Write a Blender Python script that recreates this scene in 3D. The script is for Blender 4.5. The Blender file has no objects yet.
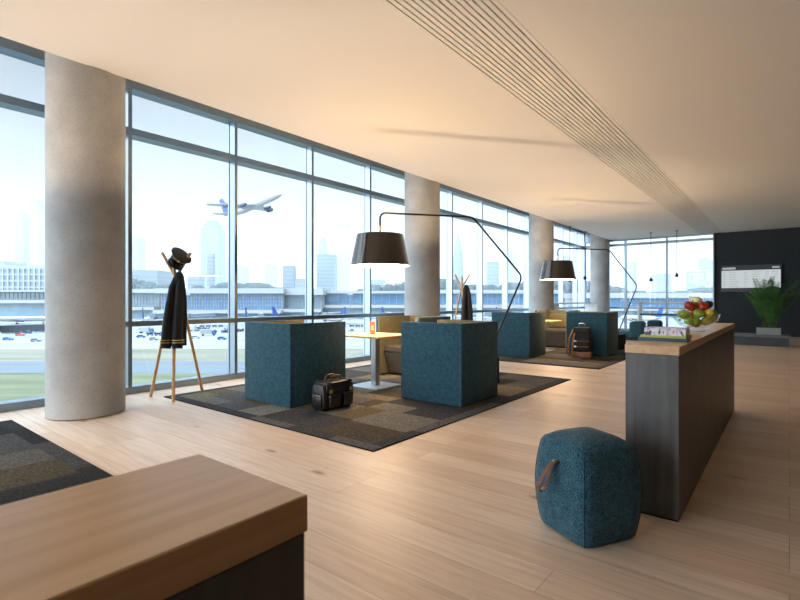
import bpy, bmesh, math, random
from mathutils import Vector, Matrix, Euler
random.seed(7)
C = bpy.context.scene.collection
PI = math.pi
R = math.radians
YAW = R(38.7)

# ------------------------------------------------------------------ helpers
def srgb(r, g, b):
    def f(c):
        c /= 255.0
        return c / 12.92 if c <= 0.04045 else ((c + 0.055) / 1.055) ** 2.4
    return (f(r), f(g), f(b), 1.0)

def new_mat(name):
    m = bpy.data.materials.new(name)
    m.use_nodes = True
    nt = m.node_tree
    bs = nt.nodes['Principled BSDF']
    return m, nt, bs

def L(nt, a, b):
    nt.links.new(a, b)

def nd(nt, typ, **kw):
    n = nt.nodes.new(typ)
    for k, v in kw.items():
        setattr(n, k, v)
    return n

def ramp(nt, stops, interp='LINEAR'):
    r = nt.nodes.new('ShaderNodeValToRGB')
    r.color_ramp.interpolation = interp
    els = r.color_ramp.elements
    while len(els) < len(stops):
        els.new(0.5)
    for e, (p, c) in zip(els, stops):
        e.position = p
        e.color = c
    return r

def mat(name, col, rough=0.6, metal=0.0, var=0.0, scale=8.0, stretch=(1, 1, 1), bump=0.0, bump_scale=None, sheen=0.0, spec=0.5, coat=0.0, detail=4.0):
    """plain surface with noise-driven colour variation and bump"""
    m, nt, bs = new_mat(name)
    bs.inputs['Roughness'].default_value = rough
    bs.inputs['Metallic'].default_value = metal
    bs.inputs['Specular IOR Level'].default_value = spec
    if sheen:
        bs.inputs['Sheen Weight'].default_value = sheen
    if coat:
        bs.inputs['Coat Weight'].default_value = coat
        bs.inputs['Coat Roughness'].default_value = 0.1
    tc = nd(nt, 'ShaderNodeTexCoord')
    mp = nd(nt, 'ShaderNodeMapping')
    mp.inputs['Scale'].default_value = stretch
    L(nt, tc.outputs['Object'], mp.inputs['Vector'])
    if var > 0:
        n = nd(nt, 'ShaderNodeTexNoise')
        n.inputs['Scale'].default_value = scale
        n.inputs['Detail'].default_value = detail
        L(nt, mp.outputs['Vector'], n.inputs['Vector'])
        lo = tuple(max(0, c * (1 - var)) for c in col[:3]) + (1,)
        hi = tuple(min(1, c * (1 + var)) for c in col[:3]) + (1,)
        r = ramp(nt, [(0.3, lo), (0.7, hi)])
        L(nt, n.outputs['Fac'], r.inputs['Fac'])
        L(nt, r.outputs['Color'], bs.inputs['Base Color'])
    else:
        bs.inputs['Base Color'].default_value = col
    if bump > 0:
        n2 = nd(nt, 'ShaderNodeTexNoise')
        n2.inputs['Scale'].default_value = bump_scale or scale * 4
        n2.inputs['Detail'].default_value = 3
        L(nt, mp.outputs['Vector'], n2.inputs['Vector'])
        b = nd(nt, 'ShaderNodeBump')
        b.inputs['Strength'].default_value = bump
        b.inputs['Distance'].default_value = 0.01
        L(nt, n2.outputs['Fac'], b.inputs['Height'])
        L(nt, b.outputs['Normal'], bs.inputs['Normal'])
    return m

def wood(name, dark, light, axis=0, rough=0.35, gscale=6.0):
    m, nt, bs = new_mat(name)
    bs.inputs['Roughness'].default_value = rough
    tc = nd(nt, 'ShaderNodeTexCoord')
    mp = nd(nt, 'ShaderNodeMapping')
    s = [18.0, 18.0, 18.0]
    s[axis] = 1.0
    mp.inputs['Scale'].default_value = s
    L(nt, tc.outputs['Object'], mp.inputs['Vector'])
    n = nd(nt, 'ShaderNodeTexNoise')
    n.inputs['Scale'].default_value = gscale * 0.35
    n.inputs['Detail'].default_value = 6
    n.inputs['Distortion'].default_value = 0.4
    L(nt, mp.outputs['Vector'], n.inputs['Vector'])
    r = ramp(nt, [(0.25, dark), (0.75, light)])
    L(nt, n.outputs['Fac'], r.inputs['Fac'])
    L(nt, r.outputs['Color'], bs.inputs['Base Color'])
    return m

def emit(name, col, strength):
    m = bpy.data.materials.new(name)
    m.use_nodes = True
    nt = m.node_tree
    nt.nodes.clear()
    e = nd(nt, 'ShaderNodeEmission')
    e.inputs['Color'].default_value = col
    e.inputs['Strength'].default_value = strength
    o = nd(nt, 'ShaderNodeOutputMaterial')
    L(nt, e.outputs[0], o.inputs['Surface'])
    return m

def clear_glass(name, tint, refl=0.6, ior=1.45):
    m = bpy.data.materials.new(name)
    m.use_nodes = True
    nt = m.node_tree
    nt.nodes.clear()
    t = nd(nt, 'ShaderNodeBsdfTransparent')
    t.inputs['Color'].default_value = tint
    g = nd(nt, 'ShaderNodeBsdfGlossy')
    g.inputs['Roughness'].default_value = 0.02
    g.inputs['Color'].default_value = (refl, refl, refl, 1)
    lw = nd(nt, 'ShaderNodeLayerWeight')
    lw.inputs['Blend'].default_value = 0.5
    pw = nd(nt, 'ShaderNodeMath', operation='POWER'); pw.inputs[1].default_value = 4.0
    L(nt, lw.outputs['Facing'], pw.inputs[0])
    f = nd(nt, 'ShaderNodeMath', operation='MULTIPLY_ADD'); f.inputs[1].default_value = 0.35; f.inputs[2].default_value = 0.035
    L(nt, pw.outputs[0], f.inputs[0])
    mx = nd(nt, 'ShaderNodeMixShader')
    o = nd(nt, 'ShaderNodeOutputMaterial')
    L(nt, f.outputs[0], mx.inputs[0])
    L(nt, t.outputs[0], mx.inputs[1])
    L(nt, g.outputs[0], mx.inputs[2])
    L(nt, mx.outputs[0], o.inputs['Surface'])
    return m

class MB:
    """collects shapes into one mesh"""
    def __init__(self):
        self.bm = bmesh.new()
        self.mi = 0
        self.M = Matrix.Identity(4)

    def v(self, p):
        return self.bm.verts.new(self.M @ Vector(p))

    def face(self, vs):
        try:
            f = self.bm.faces.new(vs)
            f.material_index = self.mi
            return f
        except ValueError:
            return None

    def box(self, x0, y0, z0, x1, y1, z1, bev=0.0, seg=2):
        if bev > 0:
            b = bmesh.new()
            bmesh.ops.create_cube(b, size=1.0)
            for w in b.verts:
                w.co = Vector(((x0 + x1) / 2 + w.co.x * (x1 - x0), (y0 + y1) / 2 + w.co.y * (y1 - y0), (z0 + z1) / 2 + w.co.z * (z1 - z0)))
            bmesh.ops.bevel(b, geom=list(b.edges), offset=bev, segments=seg, affect='EDGES', profile=0.5)
            self.merge(b)
            return
        p = [(x0, y0, z0), (x1, y0, z0), (x1, y1, z0), (x0, y1, z0), (x0, y0, z1), (x1, y0, z1), (x1, y1, z1), (x0, y1, z1)]
        vs = [self.v(q) for q in p]
        for idx in ((0, 3, 2, 1), (4, 5, 6, 7), (0, 1, 5, 4), (1, 2, 6, 5), (2, 3, 7, 6), (3, 0, 4, 7)):
            self.face([vs[i] for i in idx])

    def merge(self, b):
        mp = {}
        for w in b.verts:
            mp[w] = self.v(w.co)
        for f in b.faces:
            self.face([mp[w] for w in f.verts])
        b.free()

    def ring(self, c, ax, ux, r, n, sy=1.0):
        ax = Vector(ax).normalized()
        ux = Vector(ux).normalized()
        uy = ax.cross(ux)
        return [self.v(Vector(c) + ux * (r * math.cos(2 * PI * i / n)) + uy * (r * sy * math.sin(2 * PI * i / n))) for i in range(n)]

    def loft(self, rings, cap0=True, cap1=True, closed=True):
        for a, b in zip(rings, rings[1:]):
            n = len(a)
            for i in range(n if closed else n - 1):
                j = (i + 1) % n
                self.face([a[i], a[j], b[j], b[i]])
        if cap0:
            self.face(list(reversed(rings[0])))
        if cap1:
            self.face(rings[-1])

    def tube(self, pts, r, n=10, radii=None, flat=1.0):
        pts = [Vector(p) for p in pts]
        t = (pts[1] - pts[0]).normalized()
        up = Vector((0, 0, 1)) if abs(t.z) < 0.9 else Vector((1, 0, 0))
        ux = t.cross(up).normalized()
        rings = []
        for i, p in enumerate(pts):
            if i == 0:
                tt = pts[1] - pts[0]
            elif i == len(pts) - 1:
                tt = pts[-1] - pts[-2]
            else:
                tt = (pts[i + 1] - p).normalized() + (p - pts[i - 1]).normalized()
            tt.normalize()
            ux = (ux - tt * ux.dot(tt)).normalized()
            rings.append(self.ring(p, tt, ux, radii[i] if radii else r, n, flat))
        self.loft(rings)

    def cyl(self, p0, p1, r0, r1=None, n=24):
        self.tube([p0, p1], r0, n, [r0, r0 if r1 is None else r1])

    def lathe(self, prof, n=32, c=(0, 0, 0), cap0=True, cap1=True, sx=1.0, sy=1.0):
        rings = []
        for r, z in prof:
            rings.append([self.v((c[0] + sx * r * math.cos(2 * PI * i / n), c[1] + sy * r * math.sin(2 * PI * i / n), c[2] + z)) for i in range(n)])
        self.loft(rings, cap0, cap1)

    def ball(self, c, r, sx=1, sy=1, sz=1, n=16, m=10):
        prof = []
        for k in range(1, m):
            a = PI * k / m
            prof.append((r * math.sin(a), -r * math.cos(a) * sz))
        self.lathe(prof, n, c, True, True, sx, sy)

    def prism(self, poly, z0, z1):
        a = [self.v((x, y, z0)) for x, y in poly]
        b = [self.v((x, y, z1)) for x, y in poly]
        self.loft([a, b])

    def sheet(self, pts):
        self.face([self.v(p) for p in pts])

    def build(self, name, m, parent=None, angle=35, loc=None, rot=None):
        bmesh.ops.recalc_face_normals(self.bm, faces=list(self.bm.faces))
        me = bpy.data.meshes.new(name)
        self.bm.to_mesh(me)
        self.bm.free()
        for mm in (m if isinstance(m, (list, tuple)) else [m]):
            me.materials.append(mm)
        if angle:
            me.shade_smooth()
            me.set_sharp_from_angle(angle=R(angle))
        o = bpy.data.objects.new(name, me)
        C.objects.link(o)
        if parent:
            o.parent = parent
        if loc is not None:
            o.location = loc
        if rot is not None:
            o.rotation_euler = rot
        return o

def fillet(pts, rad, n=6):
    pts = [Vector(p) for p in pts]
    out = [pts[0]]
    for a, b, c in zip(pts, pts[1:], pts[2:]):
        d1 = (a - b).normalized()
        d2 = (c - b).normalized()
        p1 = b + d1 * rad
        p2 = b + d2 * rad
        for i in range(n + 1):
            t = i / n
            out.append(p1 * (1 - t) ** 2 + b * 2 * t * (1 - t) + p2 * t * t)
    out.append(pts[-1])
    return out

def tag(o, label=None, cat=None, group=None, kind=None):
    if label: o['label'] = label
    if cat: o['category'] = cat
    if group: o['group'] = group
    if kind: o['kind'] = kind
    return o

def thing(name, label, cat, loc=(0, 0, 0), rotz=0.0, group=None):
    o = bpy.data.objects.new(name, None)
    o.empty_display_size = 0.2
    C.objects.link(o)
    o.location = loc
    o.rotation_euler = (0, 0, rotz)
    return tag(o, label, cat, group)

def copy_tree(o, parent=None):
    c = o.copy()
    C.objects.link(c)
    c.parent = parent
    for ch in list(o.children):
        copy_tree(ch, c)
    return c

def dup(o, loc, rotz, label, group=None):
    c = copy_tree(o)
    c.location = loc
    c.rotation_euler = (0, 0, rotz)
    c['label'] = label
    if group: c['group'] = group
    return c

# ------------------------------------------------------------------ materials
M = {}
# oak floor
def floor_mat():
    m, nt, bs = new_mat('oak_planks')
    tc = nd(nt, 'ShaderNodeTexCoord')
    br = nd(nt, 'ShaderNodeTexBrick')
    br.offset = 0.37
    br.offset_frequency = 3
    br.inputs['Color1'].default_value = (0, 0, 0, 1)
    br.inputs['Color2'].default_value = (1, 1, 1, 1)
    br.inputs['Mortar'].default_value = (0.5, 0.5, 0.5, 1)
    br.inputs['Scale'].default_value = 1.0
    br.inputs['Mortar Size'].default_value = 0.0015
    br.inputs['Brick Width'].default_value = 2.3
    br.inputs['Row Height'].default_value = 0.22
    L(nt, tc.outputs['Object'], br.inputs['Vector'])
    base = ramp(nt, [(0.0, srgb(204, 179, 156)), (0.5, srgb(214, 192, 170)), (1.0, srgb(220, 201, 181))])
    L(nt, br.outputs['Color'], base.inputs['Fac'])
    # grain
    mp = nd(nt, 'ShaderNodeMapping')
    mp.inputs['Scale'].default_value = (0.9, 14, 1)
    L(nt, tc.outputs['Object'], mp.inputs['Vector'])
    n = nd(nt, 'ShaderNodeTexNoise')
    n.inputs['Scale'].default_value = 2.2
    n.inputs['Detail'].default_value = 8
    n.inputs['Distortion'].default_value = 0.6
    L(nt, mp.outputs['Vector'], n.inputs['Vector'])
    gr = ramp(nt, [(0.32, srgb(196, 176, 158)), (0.6, (1, 1, 1, 1))])
    L(nt, n.outputs['Fac'], gr.inputs['Fac'])
    mx = nd(nt, 'ShaderNodeMix', data_type='RGBA', blend_type='MULTIPLY')
    mx.inputs['Factor'].default_value = 0.36
    L(nt, base.outputs['Color'], mx.inputs['A'])
    L(nt, gr.outputs['Color'], mx.inputs['B'])
    # knots
    mp2 = nd(nt, 'ShaderNodeMapping')
    mp2.inputs['Scale'].default_value = (0.85, 2.1, 1)
    L(nt, tc.outputs['Object'], mp2.inputs['Vector'])
    vo = nd(nt, 'ShaderNodeTexVoronoi')
    vo.inputs['Scale'].default_value = 1.5
    L(nt, mp2.outputs['Vector'], vo.inputs['Vector'])
    kn = ramp(nt, [(0.02, srgb(120, 88, 66)), (0.07, srgb(205, 185, 165)), (0.12, (1, 1, 1, 1))])
    L(nt, vo.outputs['Distance'], kn.inputs['Fac'])
    mx2 = nd(nt, 'ShaderNodeMix', data_type='RGBA', blend_type='MULTIPLY')
    mx2.inputs['Factor'].default_value = 0.75
    L(nt, mx.outputs['Result'], mx2.inputs['A'])
    L(nt, kn.outputs['Color'], mx2.inputs['B'])
    # joints
    mx3 = nd(nt, 'ShaderNodeMix', data_type='RGBA', blend_type='MIX')
    L(nt, br.outputs['Fac'], mx3.inputs['Factor'])
    L(nt, mx2.outputs['Result'], mx3.inputs['A'])
    mx3.inputs['B'].default_value = srgb(150, 124, 100)
    L(nt, mx3.outputs['Result'], bs.inputs['Base Color'])
    rr = nd(nt, 'ShaderNodeMapRange')
    rr.inputs['To Min'].default_value = 0.36
    rr.inputs['To Max'].default_value = 0.5
    L(nt, n.outputs['Fac'], rr.inputs['Value'])
    L(nt, rr.outputs['Result'], bs.inputs['Roughness'])
    bp = nd(nt, 'ShaderNodeBump')
    bp.inputs['Strength'].default_value = 0.08
    bp.inputs['Distance'].default_value = 0.004
    L(nt, n.outputs['Fac'], bp.inputs['Height'])
    L(nt, bp.outputs['Normal'], bs.inputs['Normal'])
    return m
M['floor'] = floor_mat()
M['ceiling'] = mat('ceiling_paint', (0.80, 0.79, 0.77, 1), 0.9, bump=0.02, bump_scale=60)
M['plaster'] = mat('wall_plaster', (0.42, 0.40, 0.38, 1), 0.9, var=0.03, scale=3)
M['darkwall'] = mat('dark_blue_wall', (0.019, 0.026, 0.032, 1), 0.75, var=0.08, scale=3, bump=0.03)

def concrete():
    m, nt, bs = new_mat('raw_concrete')
    bs.inputs['Roughness'].default_value = 0.85
    tc = nd(nt, 'ShaderNodeTexCoord')
    n = nd(nt, 'ShaderNodeTexNoise'); n.inputs['Scale'].default_value = 2.0; n.inputs['Detail'].default_value = 6
    n2 = nd(nt, 'ShaderNodeTexNoise'); n2.inputs['Scale'].default_value = 45; n2.inputs['Detail'].default_value = 3
    L(nt, tc.outputs['Object'], n.inputs['Vector']); L(nt, tc.outputs['Object'], n2.inputs['Vector'])
    r = ramp(nt, [(0.3, srgb(140, 141, 141)), (0.7, srgb(168, 168, 167))])
    L(nt, n.outputs['Fac'], r.inputs['Fac'])
    r2 = ramp(nt, [(0.33, (0.80, 0.80, 0.80, 1)), (0.5, (1, 1, 1, 1))])
    L(nt, n2.outputs['Fac'], r2.inputs['Fac'])
    mx = nd(nt, 'ShaderNodeMix', data_type='RGBA', blend_type='MULTIPLY')
    mx.inputs['Factor'].default_value = 0.5
    L(nt, r.outputs['Color'], mx.inputs['A']); L(nt, r2.outputs['Color'], mx.inputs['B'])
    L(nt, mx.outputs['Result'], bs.inputs['Base Color'])
    b = nd(nt, 'ShaderNodeBump'); b.inputs['Strength'].default_value = 0.15; b.inputs['Distance'].default_value = 0.01
    L(nt, n2.outputs['Fac'], b.inputs['Height']); L(nt, b.outputs['Normal'], bs.inputs['Normal'])
    return m
M['concrete'] = concrete()
M['alu'] = mat('window_aluminium', (0.23, 0.285, 0.335, 1), 0.3, metal=0.95, var=0.05)
M['alu_dark'] = mat('gasket_black', (0.03, 0.03, 0.032, 1), 0.5)
M['glass'] = clear_glass('window_glass', (0.95, 0.98, 1.0, 1), 0.5)
M['thin_glass'] = clear_glass('bowl_glass', (0.93, 0.96, 0.95, 1), 0.9)
def felt(name, a, b, scale=130):
    m, nt, bs = new_mat(name)
    bs.inputs['Roughness'].default_value = 1.0
    bs.inputs['Specular IOR Level'].default_value = 0.15
    bs.inputs['Sheen Weight'].default_value = 0.15
    tc = nd(nt, 'ShaderNodeTexCoord')
    n = nd(nt, 'ShaderNodeTexNoise'); n.inputs['Scale'].default_value = scale; n.inputs['Detail'].default_value = 4; n.inputs['Roughness'].default_value = 0.7
    n1 = nd(nt, 'ShaderNodeTexNoise'); n1.inputs['Scale'].default_value = scale / 5; n1.inputs['Detail'].default_value = 3
    L(nt, tc.outputs['Object'], n.inputs['Vector']); L(nt, tc.outputs['Object'], n1.inputs['Vector'])
    ad = nd(nt, 'ShaderNodeMath', operation='MULTIPLY_ADD')
    L(nt, n1.outputs['Fac'], ad.inputs[0]); ad.inputs[1].default_value = 0.18
    sc = nd(nt, 'ShaderNodeMath', operation='MULTIPLY'); sc.inputs[1].default_value = 0.82
    L(nt, n.outputs['Fac'], sc.inputs[0]); L(nt, sc.outputs[0], ad.inputs[2])
    r = ramp(nt, [(0.40, a), (0.58, b)])
    L(nt, ad.outputs[0], r.inputs['Fac'])
    L(nt, r.outputs['Color'], bs.inputs['Base Color'])
    bp = nd(nt, 'ShaderNodeBump'); bp.inputs['Strength'].default_value = 0.35; bp.inputs['Distance'].default_value = 0.006
    L(nt, ad.outputs[0], bp.inputs['Height']); L(nt, bp.outputs['Normal'], bs.inputs['Normal'])
    return m
M['teal'] = felt('teal_felt', (0.009, 0.028, 0.042, 1), (0.046, 0.134, 0.190, 1))
M['khaki'] = felt('khaki_felt', (0.095, 0.088, 0.046, 1), (0.205, 0.188, 0.11, 1))
M['taupe'] = felt('taupe_fabric', (0.036, 0.030, 0.026, 1), (0.080, 0.066, 0.056, 1))
M['steel'] = mat('brushed_steel', (0.45, 0.48, 0.50, 1), 0.35, metal=0.9, var=0.05)
M['steel_white'] = mat('pale_steel_plate', (0.55, 0.58, 0.60, 1), 0.45, metal=0.3)
M['black_metal'] = mat('black_metal', (0.012, 0.012, 0.013, 1), 0.35, metal=0.4)
M['black_box'] = mat('black_base', (0.012, 0.012, 0.013, 1), 0.6)
M['bronze'] = mat('lacquered_bronze', (0.022, 0.014, 0.009, 1), 0.2, metal=0.3, coat=0.6)
M['shade_in'] = mat('shade_lining', (0.85, 0.72, 0.45, 1), 0.6)
M['lamp_glow'] = emit('lamp_diffuser_glow', (1.0, 0.66, 0.37, 1), 34.0)
M['bulb_glow'] = emit('bulb_glow', (1.0, 0.8, 0.55, 1), 6.0)
M['ash'] = wood('ash_wood_pole', srgb(188, 142, 94), srgb(222, 178, 126), axis=2)
M['oak_top'] = wood('oak_counter_top', srgb(196, 152, 106), srgb(220, 182, 136), axis=1, rough=0.33)
M['table_top'] = wood('birch_table_top', srgb(200, 160, 105), srgb(232, 196, 142), axis=0, rough=0.35)
def dark_panel():
    m, nt, bs = new_mat('charcoal_counter_panel')
    bs.inputs['Roughness'].default_value = 0.42
    tc = nd(nt, 'ShaderNodeTexCoord')
    mp = nd(nt, 'ShaderNodeMapping'); mp.inputs['Scale'].default_value = (16, 16, 0.7)
    L(nt, tc.outputs['Object'], mp.inputs['Vector'])
    n = nd(nt, 'ShaderNodeTexNoise'); n.inputs['Scale'].default_value = 1.6; n.inputs['Detail'].default_value = 5
    L(nt, mp.outputs['Vector'], n.inputs['Vector'])
    n2 = nd(nt, 'ShaderNodeTexNoise'); n2.inputs['Scale'].default_value = 5; n2.inputs['Detail'].default_value = 4
    L(nt, tc.outputs['Object'], n2.inputs['Vector'])
    r = ramp(nt, [(0.3, (0.070, 0.068, 0.068, 1)), (0.7, (0.125, 0.122, 0.122, 1))])
    L(nt, n.outputs['Fac'], r.inputs['Fac'])
    r2 = ramp(nt, [(0.3, (0.75, 0.75, 0.75, 1)), (0.62, (1, 1, 1, 1)), (0.72, (1.0, 1.0, 1.0, 1))])
    L(nt, n2.outputs['Fac'], r2.inputs['Fac'])
    mx = nd(nt, 'ShaderNodeMix', data_type='RGBA', blend_type='MULTIPLY'); mx.inputs['Factor'].default_value = 1
    L(nt, r.outputs['Color'], mx.inputs['A']); L(nt, r2.outputs['Color'], mx.inputs['B'])
    L(nt, mx.outputs['Result'], bs.inputs['Base Color'])
    return m
M['counter_body'] = dark_panel()
M['leather'] = mat('brown_leather', (0.13, 0.05, 0.022, 1), 0.45, var=0.25, scale=20, bump=0.15, bump_scale=150)
M['tan_leather'] = mat('tan_leather', (0.30, 0.12, 0.04, 1), 0.45, var=0.25, scale=20, bump=0.15, bump_scale=150)
M['black_leather'] = mat('black_leather', (0.016, 0.014, 0.013, 1), 0.32, var=0.3, scale=14, bump=0.3, bump_scale=60)
M['black_canvas'] = mat('black_canvas', (0.018, 0.017, 0.018, 1), 0.8, var=0.2, scale=60, bump=0.3, bump_scale=200)
M['brass'] = mat('brass_fitting', (0.62, 0.45, 0.18, 1), 0.3, metal=1.0)
M['chrome'] = mat('chrome_buckle', (0.6, 0.6, 0.62, 1), 0.2, metal=1.0)
M['navy_cloth'] = mat('navy_uniform_cloth', (0.008, 0.008, 0.010, 1), 0.9, var=0.2, scale=90, bump=0.2, bump_scale=220)
M['brown_cloth'] = mat('dark_brown_cloth', (0.026, 0.020, 0.015, 1), 0.9, var=0.3, scale=40, bump=0.2, bump_scale=200)
M['gold_braid'] = mat('gold_braid', (0.55, 0.38, 0.12, 1), 0.45, metal=0.6)
M['cap_cloth'] = mat('cap_cloth', (0.030, 0.024, 0.018, 1), 0.85, var=0.15, scale=100, bump=0.2, bump_scale=220)
M['white_plastic'] = mat('white_plastic', (0.75, 0.75, 0.73, 1), 0.4)
M['orange_card'] = mat('orange_card', (0.50, 0.22, 0.09, 1), 0.5)
M['planter'] = mat('grey_planter', (0.33, 0.35, 0.36, 1), 0.7, var=0.08, scale=10)
M['soil'] = mat('soil', (0.03, 0.02, 0.014, 1), 1.0, var=0.4, scale=40)
M['palm_leaf'] = mat('palm_leaf', (0.05, 0.16, 0.035, 1), 0.5, var=0.4, scale=6)
M['palm_stem'] = mat('palm_stem', (0.07, 0.11, 0.03, 1), 0.6)
M['platform'] = mat('dark_grey_platform', (0.05, 0.068, 0.08, 1), 0.6, var=0.15, scale=6)
M['platform_top'] = mat('grey_platform_top', (0.16, 0.18, 0.19, 1), 0.6, var=0.1, scale=6)
M['screen_frame'] = mat('black_screen_frame', (0.006, 0.007, 0.008, 1), 0.3)
M['screen_white'] = emit('lit_screen', (0.80, 0.87, 0.90, 1), 0.52)
M['screen_head'] = emit('lit_screen_header', (0.55, 0.65, 0.68, 1), 0.05)
M['screen_mark'] = emit('lit_screen_header_marks', (0.9, 0.95, 0.97, 1), 0.4)
M['screen_row'] = emit('lit_screen_rows', (0.75, 0.82, 0.86, 1), 0.40)

def rug_mat():
    m, nt, bs = new_mat('patchwork_carpet')
    bs.inputs['Roughness'].default_value = 1.0
    bs.inputs['Specular IOR Level'].default_value = 0.1
    at = nd(nt, 'ShaderNodeAttribute'); at.attribute_name = 'patch'
    tc = nd(nt, 'ShaderNodeTexCoord')
    n = nd(nt, 'ShaderNodeTexNoise'); n.inputs['Scale'].default_value = 55; n.inputs['Detail'].default_value = 5; n.inputs['Roughness'].default_value = 0.8
    L(nt, tc.outputs['Object'], n.inputs['Vector'])
    r = ramp(nt, [(0.36, (0.28, 0.28, 0.28, 1)), (0.64, (1.4, 1.36, 1.3, 1))])
    L(nt, n.outputs['Fac'], r.inputs['Fac'])
    mx = nd(nt, 'ShaderNodeMix', data_type='RGBA', blend_type='MULTIPLY'); mx.inputs['Factor'].default_value = 1
    L(nt, at.outputs['Color'], mx.inputs['A']); L(nt, r.outputs['Color'], mx.inputs['B'])
    L(nt, mx.outputs['Result'], bs.inputs['Base Color'])
    bp = nd(nt, 'ShaderNodeBump'); bp.inputs['Strength'].default_value = 0.5; bp.inputs['Distance'].default_value = 0.008
    L(nt, n.outputs['Fac'], bp.inputs['Height']); L(nt, bp.outputs['Normal'], bs.inputs['Normal'])
    return m
M['rug'] = rug_mat()

# ------------------------------------------------------------------ the room
XW, XE = -6.93, -5.72          # glass line, edge of the lowered ceiling
YB, YF, XR = 21.15, -3.4, 4.2
ZC, ZT = 3.70, 4.24

b = MB(); b.box(XW - 0.15, YF, -0.15, XR, YB + 0.15, 0.0)
tag(b.build('floor', M['floor'], angle=0), 'pale oak plank floor', kind='structure')

VX0, VX1 = -2.573, -1.858      # air slot band
b = MB()
b.box(XE, YF, ZC, VX0, YB + 0.2, ZC + 0.1)
b.box(VX1, YF, ZC, XR, YB + 0.2, ZC + 0.1)
b.box(VX0, YF, ZC + 0.12, VX1, YB + 0.2, ZC + 0.16)
b.box(XE, YF, ZC + 0.1, XE + 0.08, YB + 0.2, ZT + 0.02)
b.box(XW - 0.3, YF, ZT, XE + 0.08, YB + 0.2, ZT + 0.12)
b.box(VX0 - 0.02, YF, ZC + 0.1, VX0, YB + 0.2, ZC + 0.16)
b.box(VX1, YF, ZC + 0.1, VX1 + 0.02, YB + 0.2, ZC + 0.16)
tag(b.build('ceiling', M['ceiling'], angle=0), 'white lowered ceiling with a raised strip along the windows', kind='structure')

v = thing('ceiling_vent', 'long white slatted air vent strip set in the ceiling', 'vent', (0, 0, ZC))
b = MB(); b.box(VX0 + 0.002, YF + 0.01, 0.105, VX1 - 0.002, YB - 0.01, 0.118)
b.build('backing', mat('vent_backing', (0.05, 0.048, 0.045, 1), 0.9), v, 0)
b = MB()
n_sl = 13
pitch = (VX1 - VX0) / n_sl
for i in range(n_sl):
    x = VX0 + (i + 0.14) * pitch
    b.box(x, YF + 0.01, 0.004, x + pitch * 0.70, YB - 0.01, 0.07)
b.build('slats', M['ceiling'], v, 0)

b = MB(); b.box(-2.15, YB, 0, XR, YB + 0.15, ZC + 0.1)
tag(b.build('wall_back', M['darkwall'], angle=0), 'near-black wall carrying the lit departures screen', kind='structure')
b = MB(); b.box(XR, YF, 0, XR + 0.15, YB + 0.15, ZC + 0.1)
tag(b.build('wall_right', M['darkwall'], angle=0), 'dark wall on the side away from the windows', kind='structure')
b = MB(); b.box(XW - 0.15, YF - 0.15, ZC + 0.02, XR + 0.15, YF, ZT + 0.1); b.box(-2.0, YF - 0.15, 0, XR + 0.15, YF, ZC + 0.02)
tag(b.build('wall_front', M['darkwall'], angle=0), 'dark wall behind the viewer beside the glazed end', kind='structure')

for i, y in enumerate((2.03, 8.33, 14.66, 20.78)):
    if i == 3: y = 20.7
    b = MB()
    b.lathe([(0.365, 0.006), (0.375, 0.012), (0.375, ZT - 0.003)], 64, (0, 0, 0))
    o = b.build('column', M['concrete'], None, 40, (-6.07, y, 0))
    tag(o, ['round concrete column at the left, beside the coat stand with the cap', 'round concrete column behind the nearer floor lamp',
            'round concrete column behind the farther floor lamp', 'round concrete column in the far corner by the end windows'][i], kind='structure')

# window wall, one bay at a time
Y0, PITCH = 2.80, 1.585
def window_bay(n, a, c, along_y=True, yend=None):
    """a..c along the wall; local frame: x along, y outward, origin on the inner glass line"""
    root = bpy.data.objects.new('window_%d' % n, None)
    C.objects.link(root)
    w = c - a
    if along_y:
        root.location = (XW, a, 0); root.rotation_euler = (0, 0, PI / 2)
        zt, zmid = ZT, 1
    else:
        root.location = (a, YB if yend is None else yend, 0); root.rotation_euler = (0, 0, 0)
        zt, zmid = ZC + 0.02, 1
    # local x runs along +Y (or +X for the end wall), local y runs outwards
    b = MB()
    b.box(-0.025, -0.09, 0, 0.025, 0.09, zt)
    b.box(-0.034, 0.055, 0, 0.034, 0.085, zt)
    b.build('mullion', M['alu'], root, 0)
    def rail(z0, z1, y0=-0.09, y1=0.12):
        q = MB(); q.box(0.025, y0, z0, w - 0.025, y1, z1)
        q.build('transom', M['alu'], root, 0)
    rail(0.0, 0.09)
    rail(0.895, 0.965)
    rail(3.455, 3.545)
    if along_y:
        rail(4.07, zt)
    else:
        rail(3.66, zt)
    for z0, z1 in ((0.09, 0.895), (0.965, 3.455), (3.545, 4.07 if along_y else 3.66)):
        q = MB(); q.box(0.03, 0.064, z0, w - 0.03, 0.076, z1)
        q.build('pane', M['glass'], root, 0)
    tag(root, kind='structure')
    return root
n = 0
k = -3
while True:
    a = Y0 + PITCH * k
    c = a + PITCH
    if c > YB: c = YB
    n += 1
    window_bay(n, a, c)
    k += 1
    if c >= YB - 0.01: break
b = MB(); b.box(XW - 0.16, YB - 0.06, 0, XW + 0.10, YB + 0.16, ZT)
tag(b.build('trim_corner', M['alu'], angle=0), kind='structure')
b = MB(); b.box(XW - 0.16, YF - 0.16, 0, XW + 0.1, Y0 - 3 * PITCH - 0.03, ZT)
tag(b.build('wall_left', M['plaster'], angle=0), kind='structure')
xs = [XW + 0.10, -5.20, -3.70, -2.15]
for a, c in zip(xs, xs[1:]):
    n += 1
    window_bay(n, a, c, False)
x = XW + 0.1
while x < -2.01:
    c = min(-2.0, x + 1.5)
    if -2.0 - c < 0.5: c = -2.0
    n += 1
    window_bay(n, x, c, False, YF - 0.13)
    x = c
b = MB(); b.box(-2.19, YB - 0.1, 0, -2.15, YB + 0.16, ZC)
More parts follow.
